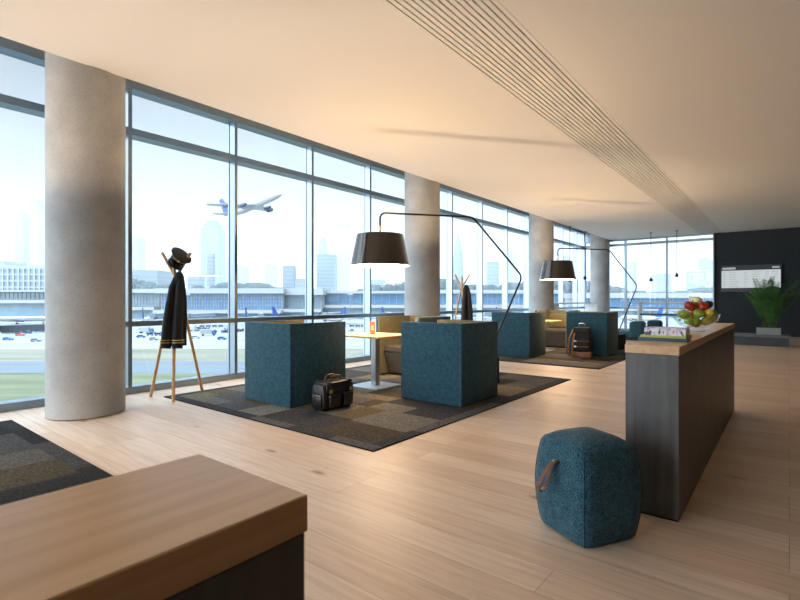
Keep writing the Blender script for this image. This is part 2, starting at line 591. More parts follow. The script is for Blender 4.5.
tag(b.build('trim_end', M['alu'], angle=0), kind='structure')
b = MB(); b.box(XW - 0.2, YB - 0.0, ZC + 0.02, XE + 0.1, YB + 0.16, ZT + 0.05)
tag(b.build('trim_top', M['alu'], angle=0), kind='structure')

# ------------------------------------------------------------------ rugs
def rug(w, d, seed, label, loc, tone=1.0):
    rnd = random.Random(seed)
    cols = [srgb(66, 67, 70), srgb(92, 92, 94), srgb(112, 110, 106), srgb(132, 129, 122), srgb(100, 93, 76), srgb(80, 73, 62), srgb(56, 56, 57), srgb(118, 110, 92)]
    rects = []
    def split(x0, y0, x1, y1, depth):
        W, D = x1 - x0, y1 - y0
        if depth == 0 or max(W, D) < 0.55 or (max(W, D) < 0.95 and rnd.random() < 0.3):
            rects.append((x0, y0, x1, y1)); return
        if W > D:
            s = x0 + W * rnd.uniform(0.35, 0.65); split(x0, y0, s, y1, depth - 1); split(s, y0, x1, y1, depth - 1)
        else:
            s = y0 + D * rnd.uniform(0.35, 0.65); split(x0, y0, x1, s, depth - 1); split(x0, s, x1, y1, depth - 1)
    e = 0.13
    split(-w / 2 + e, -d / 2 + e, w / 2 - e, d / 2 - e, 7)
    for (x0, x1, y0, y1, hor) in ((-w / 2, w / 2, -d / 2, -d / 2 + e, 1), (-w / 2, w / 2, d / 2 - e, d / 2, 1), (-w / 2, -w / 2 + e, -d / 2 + e, d / 2 - e, 0), (w / 2 - e, w / 2, -d / 2 + e, d / 2 - e, 0)):
        t = 0
        Ltot = (x1 - x0) if hor else (y1 - y0)
        while t < Ltot - 1e-6:
            s = min(Ltot, t + rnd.uniform(0.5, 1.1))
            if Ltot - s < 0.25: s = Ltot
            rects.append((x0 + t, y0, x0 + s, y1) if hor else (x0, y0 + t, x1, y0 + s))
            t = s
    b = MB()
    fc = []
    lay = b.bm.loops.layers.float_color.new('patch')
    h = 0.012
    for (x0, y0, x1, y1) in rects:
        edge = min(x1 - x0, y1 - y0) <= e + 1e-6
        c = rnd.choice(cols[:1] + cols[6:7] + cols[:2]) if edge else rnd.choice(cols)
        c = (c[0] * tone, c[1] * tone, c[2] * tone, 1)
        n0 = len(b.bm.faces)
        b.sheet([(x0, y0, h), (x1, y0, h), (x1, y1, h), (x0, y1, h)])
        b.bm.faces.ensure_lookup_table()
        for f in b.bm.faces[n0:]:
            for lp in f.loops: lp[lay] = c
    n0 = len(b.bm.faces)
    p = [(-w / 2, -d / 2), (w / 2, -d / 2), (w / 2, d / 2), (-w / 2, d / 2)]
    for (a, c) in zip(p, p[1:] + p[:1]):
        b.sheet([(a[0], a[1], 0), (c[0], c[1], 0), (c[0], c[1], h), (a[0], a[1], h)])
    b.sheet([(q[0], q[1], 0) for q in reversed(p)])
    b.bm.faces.ensure_lookup_table()
    for f in b.bm.faces[n0:]:
        for lp in f.loops: lp[lay] = (0.02, 0.02, 0.02, 1)
    o = b.build('patchwork_rug', M['rug'], None, 0, loc)
    tag(o, label, 'rug', 'patchwork carpets on the oak floor')
rug(3.61, 4.62, 11, 'grey and olive patchwork rug under the nearer seating group', (-4.475, 5.29, 0))
rug(3.61, 4.6, 5, 'olive grey patchwork rug under the farther seating group', (-4.475, 11.35, 0))
rug(3.61, 4.6, 23, 'dark patchwork rug in front of the left column, corner showing', (-4.475, -0.89, 0), 0.5)

# ------------------------------------------------------------------ cube armchairs
def make_cube_chair():
    W, D, H, t, t2 = 0.89, 0.89, 0.965, 0.045, 0.035
    t_ = thing('cube_armchair', 'x', 'armchair')
    def U(o, i, y1):
        return [(-W / 2 + o, y1), (-W / 2 + o, -D / 2 + o), (W / 2 - o, -D / 2 + o), (W / 2 - o, y1), (W / 2 - i, y1), (W / 2 - i, -D / 2 + i), (-W / 2 + i, -D / 2 + i), (-W / 2 + i, y1)]
    # outer shell: three upholstered panels with seams at the corners
    b = MB()
    z0, z1 = 0.006, H
    b.box(-W / 2, -D / 2, z0, W / 2, -D / 2 + t, z1, 0.008, 2)
    b.build('back_panel', M['teal'], t_)
    for s in (-1, 1):
        b = MB()
        x0, x1 = (-W / 2, -W / 2 + t) if s < 0 else (W / 2 - t, W / 2)
        b.box(x0, -D / 2 + t, z0, x1, D / 2, z1, 0.008, 2)
        b.build('side_panel', M['teal'], t_)
    b = MB()
    poly = U(t + 0.001, t + t2, D / 2)
    b.prism(poly, z0 + 0.02, H - 0.002)
    b.build('lining', M['khaki'], t_)
    # tapered seat block and cushion
    b = MB()
    x = W / 2 - t - t2 - 0.004
    y0, y1 = -D / 2 + t + t2 + 0.004, D / 2 - 0.10
    a = [b.v(p) for p in ((-x + 0.05, y0, 0.04), (x - 0.05, y0, 0.04), (x - 0.05, y1 - 0.1, 0.04), (-x + 0.05, y1 - 0.1, 0.04))]
    c = [b.v(p) for p in ((-x, y0, 0.38), (x, y0, 0.38), (x, y1, 0.38), (-x, y1, 0.38))]
    b.loft([a, c])
    b.build('seat_base', M['taupe'], t_)
    b = MB(); b.box(-x, y0, 0.382, x, y1 + 0.01, 0.49, 0.03, 3)
    b.build('seat_cushion', M['taupe'], t_)
    b = MB(); b.box(-x + 0.01, y0, 0.492, x - 0.01, y0 + 0.1, 0.86, 0.03, 3)
    b.build('back_cushion', M['khaki'], t_)
    for sx in (-1, 1):
        for sy in (-1, 1):
            b = MB(); b.cyl((sx * (W / 2 - 0.09), sy * (D / 2 - 0.09), 0.0), (sx * (W / 2 - 0.09), sy * (D / 2 - 0.09), 0.045), 0.02, n=12)
            b.build('foot', M['black_box'], t_)
    return t_
RZ = 0.012   # rug height
ch = make_cube_chair()
G = 'cube armchairs on the patchwork rugs'
ch.location = (-4.88, 3.98, RZ); ch['label'] = 'teal felt cube armchair behind the black travel bag'; ch['group'] = G
dup(ch, (-3.385, 5.245, RZ), PI / 2, 'teal felt cube armchair at the right end of the nearer table', G)
dup(ch, (-4.87, 6.44, RZ), PI, 'khaki lined cube armchair facing us across the nearer table', G)
dup(ch, (-4.75, 10.2, RZ), 0, 'teal cube armchair left of the backpack, behind the nearer lamp', G)
dup(ch, (-3.54, 11.5, RZ), PI / 2, 'teal cube armchair the brown backpack leans against', G)
dup(ch, (-4.77, 12.62, RZ), PI, 'khaki lined cube armchair seen between the two far teal armchairs', G)

# ------------------------------------------------------------------ tables
def make_table():
    t = thing('cafe_table', 'x', 'table')
    b = MB(); b.box(-0.375, -0.375, 0.715, 0.375, 0.375, 0.742, 0.004, 1); b.build('tabletop', M['table_top'], t)
    b = MB(); b.box(-0.045, -0.045, 0.016, 0.045, 0.045, 0.71, 0.004, 1); b.build('post', M['steel'], t)
    b = MB(); b.box(-0.15, -0.15, 0.705, 0.15, 0.15, 0.7148); b.build('mounting_plate', M['black_metal'], t)
    b = MB(); b.box(-0.27, -0.27, 0.0, 0.27, 0.27, 0.016, 0.003, 1); b.build('base_plate', M['steel_white'], t)
    return t
tb = make_table()
tb.location = (-4.66, 5.25, RZ); tb['label'] = 'square pale wood cafe table on a steel post under the nearer lamp'
tb['group'] = 'cafe tables between the armchairs'
dup(tb, (-4.76, 11.47, RZ), 0, 'square pale wood cafe table under the farther lamp', 'cafe tables between the armchairs')

t = thing('menu_stand', 'small orange card stand on the nearer cafe table', 'menu stand', (-4.715, 5.25, RZ + 0.742), R(38))
b = MB(); b.box(-0.035, -0.006, 0.01, 0.035, 0.006, 0.185, 0.002, 1); b.build('card', M['orange_card'], t)
b = MB(); b.box(-0.018, -0.009, 0.06, 0.018, -0.0065, 0.13); b.build('printed_panel', mat('pale_print', (0.75, 0.55, 0.42, 1), 0.5), t)
b = MB(); b.box(-0.04, -0.025, 0.0, 0.04, 0.025, 0.0098, 0.002, 1); b.build('foot', M['black_metal'], t)

# ------------------------------------------------------------------ floor lamps
def make_lamp():
    t = thing('floor_lamp', 'x', 'lamp')
    b = MB(); b.box(-0.30, -0.15, 0, 0.02, 0.15, 0.385, 0.006, 2); b.build('base', M['black_box'], t)
    SX = -1.765
    pts = fillet([(-0.10, 0, 0.386), (0.47, 0, 1.60), (-0.345, 0, 2.49), (SX, 0, 2.492), (SX, 0, 2.26)], 0.09, 8)
    b = MB(); b.tube(pts, 0.0145, 12); b.build('arm', M['black_metal'], t)
    b = MB(); b.cyl((SX, 0, 2.25), (SX, 0, 2.31), 0.018, n=16); b.build('joint', M['brass'], t)
    # shade: open drum with real wall thickness
    zb, zt, rb, rt = 1.728, 2.175, 0.428, 0.335
    b = MB()
    b.mi = 0
    b.lathe([(rb, zb), (rt, zt), (rt - 0.006, zt)], 64, (SX, 0, 0), False, False)
    b.mi = 1
    b.lathe([(rt - 0.006, zt), (rb - 0.006, zb), (rb, zb)], 64, (SX, 0, 0), False, False)
    bmesh.ops.remove_doubles(b.bm, verts=list(b.bm.verts), dist=0.0005)
    sh = b.build('shade', [M['bronze'], M['shade_in']], t)
    b = MB()
    for a in (0, 1, 2):
        an = a * 2 * PI / 3 + 0.4
        b.cyl((SX, 0, zt - 0.012), (SX + (rt - 0.008) * math.cos(an), (rt - 0.008) * math.sin(an), zt - 0.012), 0.004, n=6)
    b.cyl((SX, 0, 2.09), (SX, 0, 2.26), 0.012, n=10)
    b.build('spider', M['black_metal'], sh)
    b = MB(); b.lathe([(0.001, 0), (rb - 0.02, 0), (rb - 0.02, 0.004), (0.001, 0.004)], 48, (SX, 0, zb + 0.012))
    b.build('diffuser', M['lamp_glow'], t)
    b = MB(); b.lathe([(0.001, 0), (rb - 0.024, 0), (rb - 0.024, 0.004), (0.001, 0.004)], 48, (SX, 0, zb + 0.022))
    b.build('blocking_plate', M['shade_in'], t)  # unseen plate added to keep the diffuser's glow off the ceiling
    b = MB(); b.ball((SX, 0, 2.03), 0.045); b.build('bulb', M['bulb_glow'], t)
    return t
UA = math.atan2(0.787, 0.617)
LAMP_W = 78
def lamp_light(p, rz, w=LAMP_W):
    l = bpy.data.lights.new('lamp_bulb_light', 'POINT')
    l.energy = w
    l.color = (1.0, 0.70, 0.43)
    l.shadow_soft_size = 0.03
    # wide batwing beam of an uplighter: less straight up, more to the sides
    l.use_nodes = True
    nt = l.node_tree
    em = nt.nodes['Emission']
    gm = nd(nt, 'ShaderNodeNewGeometry')
    sx = nd(nt, 'ShaderNodeSeparateXYZ'); L(nt, gm.outputs['Incoming'], sx.inputs['Vector'])
    ab = nd(nt, 'ShaderNodeMath', operation='ABSOLUTE'); L(nt, sx.outputs['Z'], ab.inputs[0])
    mxx = nd(nt, 'ShaderNodeMath', operation='MAXIMUM'); mxx.inputs[1].default_value = 0.48; L(nt, ab.outputs[0], mxx.inputs[0])
    pw = nd(nt, 'ShaderNodeMath', operation='POWER'); pw.inputs[1].default_value = -2.5; L(nt, mxx.outputs[0], pw.inputs[0])
    L(nt, pw.outputs[0], em.inputs['Strength'])
    o = bpy.data.objects.new('lamp_bulb_light', l)
    C.objects.link(o)
    o.location = (p[0] - 1.765 * math.cos(rz), p[1] - 1.765 * math.sin(rz), 2.145 + p[2])
lm = make_lamp()
LP = [((-3.51, 6.67, RZ), 'black arc floor lamp reaching over the nearer cafe table'),
      ((-3.29, 12.97, RZ), 'black arc floor lamp reaching over the farther cafe table'),
      ((-3.75, 0.30, RZ), 'black arc floor lamp over the rug beside the left column')]
for i, (p, lab) in enumerate(LP):
    o = lm if i == 0 else copy_tree(lm)
    o.location = p
    o.rotation_euler = (0, 0, UA)
    tag(o, lab, 'lamp', 'arc floor lamps beside the seating groups')
    lamp_light(p, o.rotation_euler.z)

# ------------------------------------------------------------------ coat stands, coats, cap
def coat_stand(loc, label, mid_z=1.80):
    t = thing('coat_stand', label, 'coat stand', loc, 0, 'wooden tripod coat stands by the windows')
    data = [((-0.24, -0.21), (0.150, 0.12), 1.86, (-0.018, -0.012)), ((0.06 - 0.12, 0.40), (-0.137, -0.11), 1.86, (0.016, 0.016)), ((0.30, -0.18), (0.03, -0.04), mid_z, (0.022, -0.022))]
    for f, tip, z, mid in data:
        b = MB()
        p = fillet([(f[0], f[1], 0.0), (mid[0], mid[1], 1.5), (tip[0], tip[1], z)], 0.12, 6)
        b.tube(p, 0.020, 12)
        b.build('leg', M['ash'], t)
    b = MB()
    b.lathe([(0.03, 1.49), (0.045, 1.5), (0.03, 1.51)], 20)
    b.build('hub', M['black_metal'], t)
    return t
coat_stand((-6.19, 3.09, 0.0), 'wooden tripod coat stand holding a pilot cap and dark uniform jacket')
coat_stand((-6.20, 10.14, RZ), 'wooden tripod coat stand by the far windows with a brown coat')

def drape(b, prof, n=40, folds=7, amp=0.12, seed=1, fx=1.0, fy=0.6):
    rings = []
    for k, (z, r, cx, cy) in enumerate(prof):
        ring = []
        f = k / (len(prof) - 1)
        for i in range(n):
            a = 2 * PI * i / n
            m = 1 + amp * f * math.sin(folds * a + seed) + 0.5 * amp * f * math.sin((folds * 2 - 3) * a + 2.1 * seed)
            ring.append(b.v((cx + r * fx * m * math.cos(a), cy + r * fy * m * math.sin(a), z)))
        rings.append(ring)
    b.loft(rings, True, True)

def jacket(loc, rotz, label, cloth, name, stripes=True, wid=1.0, zbot=0.645):
    t = thing(name, label, 'jacket', loc, rotz)
    b = MB()
    H = 1.60
    prof = [(H + 0.01, 0.03, 0, 0), (H - 0.03, 0.055, 0, 0), (H - 0.14, 0.085 * wid, 0, -0.015), (H - 0.30, 0.112 * wid, 0, -0.03), (H - 0.55, 0.128 * wid, 0.005, -0.06), (H - 0.8, 0.138 * wid, 0, -0.09), (zbot + 0.03, 0.142 * wid, 0, -0.10)]
    drape(b, prof, 48, 6, 0.10, 1.3, 1.0, 1.0)
    b.build('body', cloth, t, 60)
    for s in (-1, 1):
        b = MB()
        y = -0.085 * wid
        pts = [(s * 0.035, -0.03, H - 0.07), (s * 0.05 * wid, -0.09, H - 0.2), (s * 0.066 * wid, -0.14, H - 0.45), (s * 0.076 * wid, -0.185, H - 0.7), (s * 0.080 * wid, -0.21, zbot)]
        b.tube(pts, 0.05, 18, [0.028, 0.048 * wid, 0.058 * wid, 0.065 * wid, 0.070 * wid])
        sl = b.build('sleeve', cloth, t, 60)
        if stripes:
            for z in (zbot + 0.075, zbot + 0.105):
                q = MB()
                q.lathe([(0.0715, -0.005), (0.0725, 0.0), (0.0715, 0.005)], 28, (s * 0.0795, -0.206, z))
                q.build('gold_stripe', M['gold_braid'], sl)
    if stripes:
        b = MB()
        for z in (1.18, 1.05, 0.92):
            b.ball((0.0, -0.155, z - 0.02), 0.011, 1, 0.6, 1, 10, 6)
        b = b
        b.bm.free()
    else:
        b = MB()
        b.tube([(0.02, -0.10, H - 0.25), (0.03, -0.13, H - 0.6), (0.03, -0.13, zbot + 0.1)], 0.02, 8)
        b.build('lapel', cloth, t, 60)
    return t
jacket((-6.14, 3.11, 0.0), YAW, 'black pilot uniform jacket with gold cuff stripes on the nearer coat stand', M['navy_cloth'], 'uniform_jacket', True, 0.9)
jacket((-6.12, 10.21, RZ), YAW, 'dark brown coat hanging on the far coat stand', M['brown_cloth'], 'brown_coat', False, 0.95, 0.55)

# peaked cap
cap = thing('peaked_cap', 'dark peaked pilot cap tilted on top of the coat stand', 'cap', (-6.145, 3.09, 1.765))
cap.scale = (1.0, 1.0, 1.0)
def pose(right, up, near):
    return RTv * right + Vector((0, 0, 1)) * up - AXv * near
AXv, RTv = Vector((-math.sin(YAW), math.cos(YAW), 0)), Vector((math.cos(YAW), math.sin(YAW), 0))
zc_ = pose(0.71, 0.64, 0.28).normalized()
vd = pose(-0.09, -0.75, 0.645)
yc_ = -(vd - zc_ * vd.dot(zc_)).normalized()
xc_ = yc_.cross(zc_)
cap.rotation_euler = Matrix((xc_, yc_, zc_)).transposed().to_euler()
b = MB(); b.lathe([(0.092, 0.0), (0.096, 0.045), (0.094, 0.046), (0.090, 0.001)], 40, cap0=False, cap1=False); b.build('band', M['navy_cloth'], cap)
b = MB(); b.lathe([(0.097, 0.044), (0.115, 0.068), (0.138, 0.085), (0.139, 0.092), (0.12, 0.103), (0.06, 0.108), (0.001, 0.108)], 44); b.build('crown', M['cap_cloth'], cap)
b = MB(); b.lathe([(0.0965, 0.038), (0.099, 0.041), (0.0965, 0.044)], 40, cap0=False, cap1=False); b.build('piping', M['white_plastic'], cap)
b = MB()
rows = []
for k in range(5):
    f = k / 4
    rows.append([(0.094 + 0.055 * f * math.sin(PI * (i + 1) / 14) ** 0.6, PI * 1.5 - 1.15 + 2.3 * i / 12, 0.008 - 0.038 * f * f - 0.012 * f) for i in range(13)])
top = [[b.v((r * math.cos(a), r * math.sin(a), z)) for r, a, z in row] for row in rows]
bot = [[b.v((r * math.cos(a), r * math.sin(a), z - 0.004)) for r, a, z in row] for row in rows]
b.loft(top, False, False, False); b.loft(bot, False, False, False)
b.face(top[-1] + list(reversed(bot[-1])))
b.build('visor', M['black_leather'], cap)
b = MB(); b.ball((0, -0.122, 0.062), 0.014, 1, 0.4, 1.2, 12, 8); b.build('badge', M['brass'], cap)

# ------------------------------------------------------------------ travel bag
def travel_bag(loc, rotz):
    t = thing('travel_bag', 'black leather travel bag on the rug beside the nearest cube armchair', 'bag', loc, rotz)
    # local x = long axis, -y = front
    b = MB()
    n = 24
    rings = []
    for x, s in ((-0.235, 0.80), (-0.228, 0.93), (-0.20, 1.0), (-0.1, 1.03), (0, 1.04), (0.1, 1.03), (0.20, 1.0), (0.228, 0.93), (0.235, 0.80)):
        ring = []
        for i in range(n):
            a = 2 * PI * i / n
            ca, sa = math.cos(a), math.sin(a)
            y = 0.112 * math.copysign(abs(ca) ** 0.45, ca) * s
            z = 0.155 + 0.150 * math.copysign(abs(sa) ** 0.5, sa) * (s if sa > 0 else 1.0)
            if z > 0.2: y *= 1 - 0.9 * (z - 0.2)
            ring.append(b.v((x, y, z)))
        rings.append(ring)
    b.loft(rings)
    b.build('body', M['black_leather'], t, 50)
    b = MB()   # flap over the top
    b.box(-0.205, -0.118, 0.215, 0.205, -0.100, 0.285, 0.008, 2)
    b.box(-0.205, -0.112, 0.285, 0.205, 0.10, 0.315, 0.012, 2)
    b.build('flap', M['black_leather'], t)
    for s in (-1, 1):
        b = MB(); b.box(s * 0.105 - 0.072, -0.148, 0.035, s * 0.105 + 0.072, -0.106, 0.165, 0.012, 2)
        pk = b.build('front_pocket', M['black_leather'], t)
        q = MB(); q.box(s * 0.105 - 0.076, -0.154, 0.13, s * 0.105 + 0.076, -0.108, 0.18, 0.01, 2); q.build('pocket_flap', M['black_leather'], pk)
        b = MB(); b.box(s * 0.155 - 0.016, -0.128, 0.165, s * 0.155 + 0.016, 0.108, 0.326, 0.004, 1)
        st = b.build('strap', M['black_leather'], t)
        q = MB(); q.box(s * 0.155 - 0.024, -0.136, 0.195, s * 0.155 + 0.024, -0.129, 0.235, 0.002, 1); q.build('buckle', M['brass'], st)
        b = MB(); b.box(s * 0.236 - 0.022, -0.075, 0.05, s * 0.236 + 0.022, 0.075, 0.19, 0.014, 2)
        b.build('end_pocket', M['black_leather'], t)
    for y in (-0.045, 0.045):
        b = MB()
        b.tube(fillet([(-0.085, y, 0.312), (-0.07, y * 1.0, 0.375), (0.07, y * 1.0, 0.375), (0.085, y, 0.312)], 0.03, 5), 0.0095, 10)
        b.build('handle', M['leather'], t)
    return t
travel_bag((-4.10, 3.885, RZ), PI / 2)

# ------------------------------------------------------------------ backpack
def backpack(loc, rotz):
    t = thing('backpack', 'black and brown leather backpack leaning on the far cube armchair', 'backpack', loc, rotz)
    b = MB()
    rings = []
    n = 28
    for z, w, d in ((0.12, 0.20, 0.115), (0.25, 0.205, 0.12), (0.42, 0.20, 0.115), (0.55, 0.185, 0.105), (0.61, 0.16, 0.09), (0.635, 0.12, 0.06)):
        ring = []
        for i in range(n):
            a = 2 * PI * i / n
            ca, sa = math.cos(a), math.sin(a)
            ring.append(b.v((w * math.copysign(abs(ca) ** 0.5, ca), d * math.copysign(abs(sa) ** 0.5, sa), z)))
        rings.append(ring)
    b.loft(rings)
    b.build('body', M['black_canvas'], t, 50)
    b = MB(); b.box(-0.206, -0.122, 0.0, 0.206, 0.122, 0.125, 0.02, 3); b.build('leather_base', M['tan_leather'], t)
    b = MB(); b.box(-0.16, -0.175, 0.15, 0.16, -0.105, 0.40, 0.03, 3)
    pk = b.build('front_pocket', M['black_canvas'], t)
    for z in (0.225, 0.345):
        q = MB(); q.box(-0.13, -0.182, z, 0.17, -0.172, z + 0.022, 0.002, 1); s = q.build('band', M['leather'], pk)
        q = MB(); q.box(-0.13, -0.186, z - 0.006, -0.08, -0.181, z + 0.03); q.build('buckle', M['chrome'], s)
    b = MB(); b.box(-0.17, -0.13, 0.52, 0.17, 0.10, 0.645, 0.035, 3); b.build('lid', M['black_canvas'], t)
    b = MB(); b.tube(fillet([(-0.07, 0.02, 0.64), (-0.06, 0.0, 0.73), (0.06, 0.0, 0.73), (0.07, 0.02, 0.64)], 0.03, 5), 0.011, 10); b.build('handle', M['chrome'], t)
    for dx in (0, 0.085):
        b = MB()
        pts = fillet([(-0.17 + dx * 0.6, -0.06, 0.60), (-0.23 + dx, -0.17, 0.42), (-0.25 + dx, -0.20, 0.20), (-0.24 + dx, -0.17, 0.03)], 0.05, 4)
        b.tube(pts, 0.02, 10, flat=0.35)
        b.build('shoulder_strap', M['tan_leather'], t)
    return t
backpack((-3.52, 10.72, RZ), R(8))

# ------------------------------------------------------------------ pouf
def make_pouf(loc, rotz, label, sc=1.0, strap=True):
    t = thing('pouf', label, 'pouf', loc, rotz)
    b = MB()
    n = 40
    rings = []
    H = 0.475
    for k in range(15):
        f = k / 14
        z = 0.012 + (H - 0.012) * f
        r = 0.180 + 0.027 * math.sin(PI * f) ** 0.85
        ring = []
        for i in range(n):
            a = 2 * PI * i / n
            ca, sa = math.cos(a), math.sin(a)
            q = (abs(ca) ** 9 + abs(sa) ** 9) ** (-1 / 9.0)
            ring.append(b.v((r * q * ca, r * q * sa, z)))
        rings.append(ring)
    for s, dz in ((0.985, 0.006), (0.93, 0.019), (0.75, 0.042), (0.5, 0.058), (0.25, 0.066), (0.02, 0.068)):
        ring = []
        for i in range(n):
            a = 2 * PI * i / n
            ca, sa = math.cos(a), math.sin(a)
            p = 9 if s > 0.8 else 5
            q = (abs(ca) ** p + abs(sa) ** p) ** (-1.0 / p)
            ring.append(b.v((0.180 * s * q * ca, 0.180 * s * q * sa, H + dz)))
        rings.append(ring)
    b.loft(rings)
    b.build('body', M['teal'], t, 60)
    for sx in (-1, 1):
        for sy in (-1, 1):
            pts = []
            for k in range(13):
                f = k / 12
                rr = (0.180 + 0.027 * math.sin(PI * f) ** 0.85) * 0.9235
                pts.append((sx * rr, sy * rr, 0.014 + (H - 0.016) * f))
            b = MB()
            b.tube(pts, 0.0035, 6)
            b.build('seam_piping', M['teal'], t)
    b = MB(); b.box(-0.155, -0.155, 0.0, 0.155, 0.155, 0.0115, 0.003, 1); b.build('base', M['black_box'], t)
    if strap:
        # a flat leather loop: up from the side panel, out, and down again
        loop = [(0.010, -0.198, 0.395), (0.010, -0.222, 0.402), (0.008, -0.250, 0.385), (0.004, -0.288, 0.335), (0.0, -0.318, 0.285), (-0.002, -0.318, 0.262), (-0.004, -0.298, 0.250), (-0.006, -0.268, 0.268), (-0.006, -0.242, 0.320), (-0.004, -0.226, 0.372), (-0.002, -0.216, 0.39), (0.0, -0.198, 0.393)]
        sp = []
        for a, c in zip(loop, loop[1:]):
            for j in range(3):
                f = j / 3
                sp.append(Vector(a) * (1 - f) + Vector(c) * f)
        sp.append(Vector(loop[-1]))
        rA, rB = [], []
        b2 = MB()
        rings = []
        for p in sp:
            rings.append([b2.v(p + Vector(o)) for o in ((-0.014, -0.003, 0), (0.014, -0.003, 0), (0.014, 0.003, 0.004), (-0.014, 0.003, 0.004))])
        b2.loft(rings)
        b2.build('carry_strap', M['leather'], t, 50)
        b = MB(); b.cyl((0.004, -0.2, 0.397), (0.004, -0.228, 0.40), 0.008, n=10); b.build('stud', M['brass'], t)
    return t
make_pouf((-0.862, 2.70, 0), R(-30), 'teal felt pouf with a leather strap beside the wooden counter')

# ------------------------------------------------------------------ counters
def counter(x0, x1, y0, y1, label):
    t = thing('counter', label, 'counter', ((x0 + x1) / 2, (y0 + y1) / 2, 0), 0)
    w, d = (x1 - x0) / 2, (y1 - y0) / 2
    b = MB(); b.box(-w, -d, 0.937, w, d, 0.987, 0.002, 1); b.build('worktop', M['oak_top'], t)
    b = MB(); b.box(-w + 0.003, -d + 0.003, 0.012, w - 0.003, d - 0.003, 0.936, 0.002, 1); b.build('body', M['counter_body'], t)
    b = MB(); b.box(-w + 0.01, -d + 0.01, 0.0, w - 0.01, d - 0.01, 0.0118); b.build('plinth', M['black_box'], t)
    return t
counter(-0.766, -0.480, 3.10, 6.62, 'narrow charcoal counter with an oak top carrying the fruit bowl')
counter(-0.79, -0.508, -2.6, 0.436, 'narrow oak topped counter cut off at the bottom left, nothing on it')

# books on the counter
def book(w, d, h, loc, rotz, cover, label, spine=None):
    t = thing('book', label, 'book', loc, rotz, 'books stacked on the counter')
    b = MB()
    b.box(-w / 2, -d / 2, 0, w / 2, d / 2, 0.003)
    b.box(-w / 2, -d / 2, h - 0.003, w / 2, d / 2, h)
    b.box(-w / 2, -d / 2, 0.003, w / 2, -d / 2 + 0.004, h - 0.003)
    b.build('cover', cover, t, 0)
    b = MB(); b.box(-w / 2 + 0.004, -d / 2 + 0.005, 0.0032, w / 2 - 0.004, d / 2 - 0.004, h - 0.0032); b.build('pages', M['white_plastic'], t, 0)
    return t
def jacket_art():
    m, nt, bs = new_mat('floral_book_jacket')
    bs.inputs['Roughness'].default_value = 0.4
    tc = nd(nt, 'ShaderNodeTexCoord')
    vo = nd(nt, 'ShaderNodeTexVoronoi'); vo.inputs['Scale'].default_value = 75
    mp = nd(nt, 'ShaderNodeMapping'); mp.inputs['Scale'].default_value = (1, 1, 0.5)
    L(nt, tc.outputs['Object'], mp.inputs['Vector']); L(nt, mp.outputs['Vector'], vo.inputs['Vector'])
    sp = nd(nt, 'ShaderNodeSeparateColor')
    L(nt, vo.outputs['Color'], sp.inputs['Color'])
    r = ramp(nt, [(0.0, srgb(235, 232, 240)), (0.35, srgb(196, 180, 215)), (0.6, srgb(226, 218, 232)), (0.75, srgb(120, 160, 80)), (0.85, srgb(80, 70, 110)), (0.93, srgb(205, 160, 190))], 'CONSTANT')
    L(nt, sp.outputs['Red'], r.inputs['Fac'])
    L(nt, r.outputs['Color'], bs.inputs['Base Color'])
    return m
bz = 0.987
book(0.275, 0.22, 0.022, (-0.635, 3.56, bz), R(1), mat('teal_book_cover', (0.02, 0.07, 0.10, 1), 0.4), 'dark teal book at the bottom of the stack on the counter')
book(0.262, 0.21, 0.014, (-0.628, 3.565, bz + 0.0222), R(-1.5), mat('lime_book_cover', (0.45, 0.48, 0.06, 1), 0.4), 'thin lime green book in the middle of the stack')
book(0.235, 0.2, 0.046, (-0.622, 3.565, bz + 0.0364), R(1), jacket_art(), 'thick book with a lilac and white floral jacket topping the stack')

# fruit bowl
BX, BY = -0.610, 4.72
t = thing('fruit_bowl', 'glass bowl piled with fruit on the oak counter', 'bowl', (BX, BY, bz))
b = MB()
prof_o = [(0.062, 0.0), (0.066, 0.006), (0.05, 0.018), (0.06, 0.024), (0.1, 0.042), (0.14, 0.085), (0.158, 0.135)]
prof_i = [(0.154, 0.135), (0.136, 0.087), (0.097, 0.046), (0.055, 0.03), (0.002, 0.029)]
prof_o = [(a * 1.12, c_ * 1.1) for a, c_ in prof_o]; prof_i = [(a * 1.12, c_ * 1.1) for a, c_ in prof_i]
b.lathe(prof_o + prof_i, 48)
b.build('bowl_glass', M['thin_glass'], t, 60)

def fruit_mat(name, a, bcol, scale=14, rough=0.35):
    m, nt, bs = new_mat(name)
    bs.inputs['Roughness'].default_value = rough
    tc = nd(nt, 'ShaderNodeTexCoord')
    n = nd(nt, 'ShaderNodeTexNoise'); n.inputs['Scale'].default_value = scale; n.inputs['Detail'].default_value = 3
    L(nt, tc.outputs['Object'], n.inputs['Vector'])
    r = ramp(nt, [(0.38, a), (0.62, bcol)])
    L(nt, n.outputs['Fac'], r.inputs['Fac']); L(nt, r.outputs['Color'], bs.inputs['Base Color'])
    return m
FM = {
 'red': fruit_mat('red_apple_skin', srgb(150, 20, 18), srgb(190, 60, 35)),
 'green': fruit_mat('green_apple_skin', srgb(120, 150, 40), srgb(165, 185, 70)),
 'yellow': fruit_mat('yellow_fruit_skin', srgb(205, 175, 50), srgb(225, 205, 100)),
 'orange': fruit_mat('orange_skin', srgb(215, 110, 20), srgb(230, 140, 35), 60),
 'dark': fruit_mat('avocado_skin', srgb(42, 44, 24), srgb(66, 66, 36), 40),
 'pale': fruit_mat('pale_melon_skin', srgb(215, 215, 150), srgb(235, 232, 190)),
}
stem_m = mat('fruit_stem', (0.06, 0.04, 0.02, 1), 0.8)
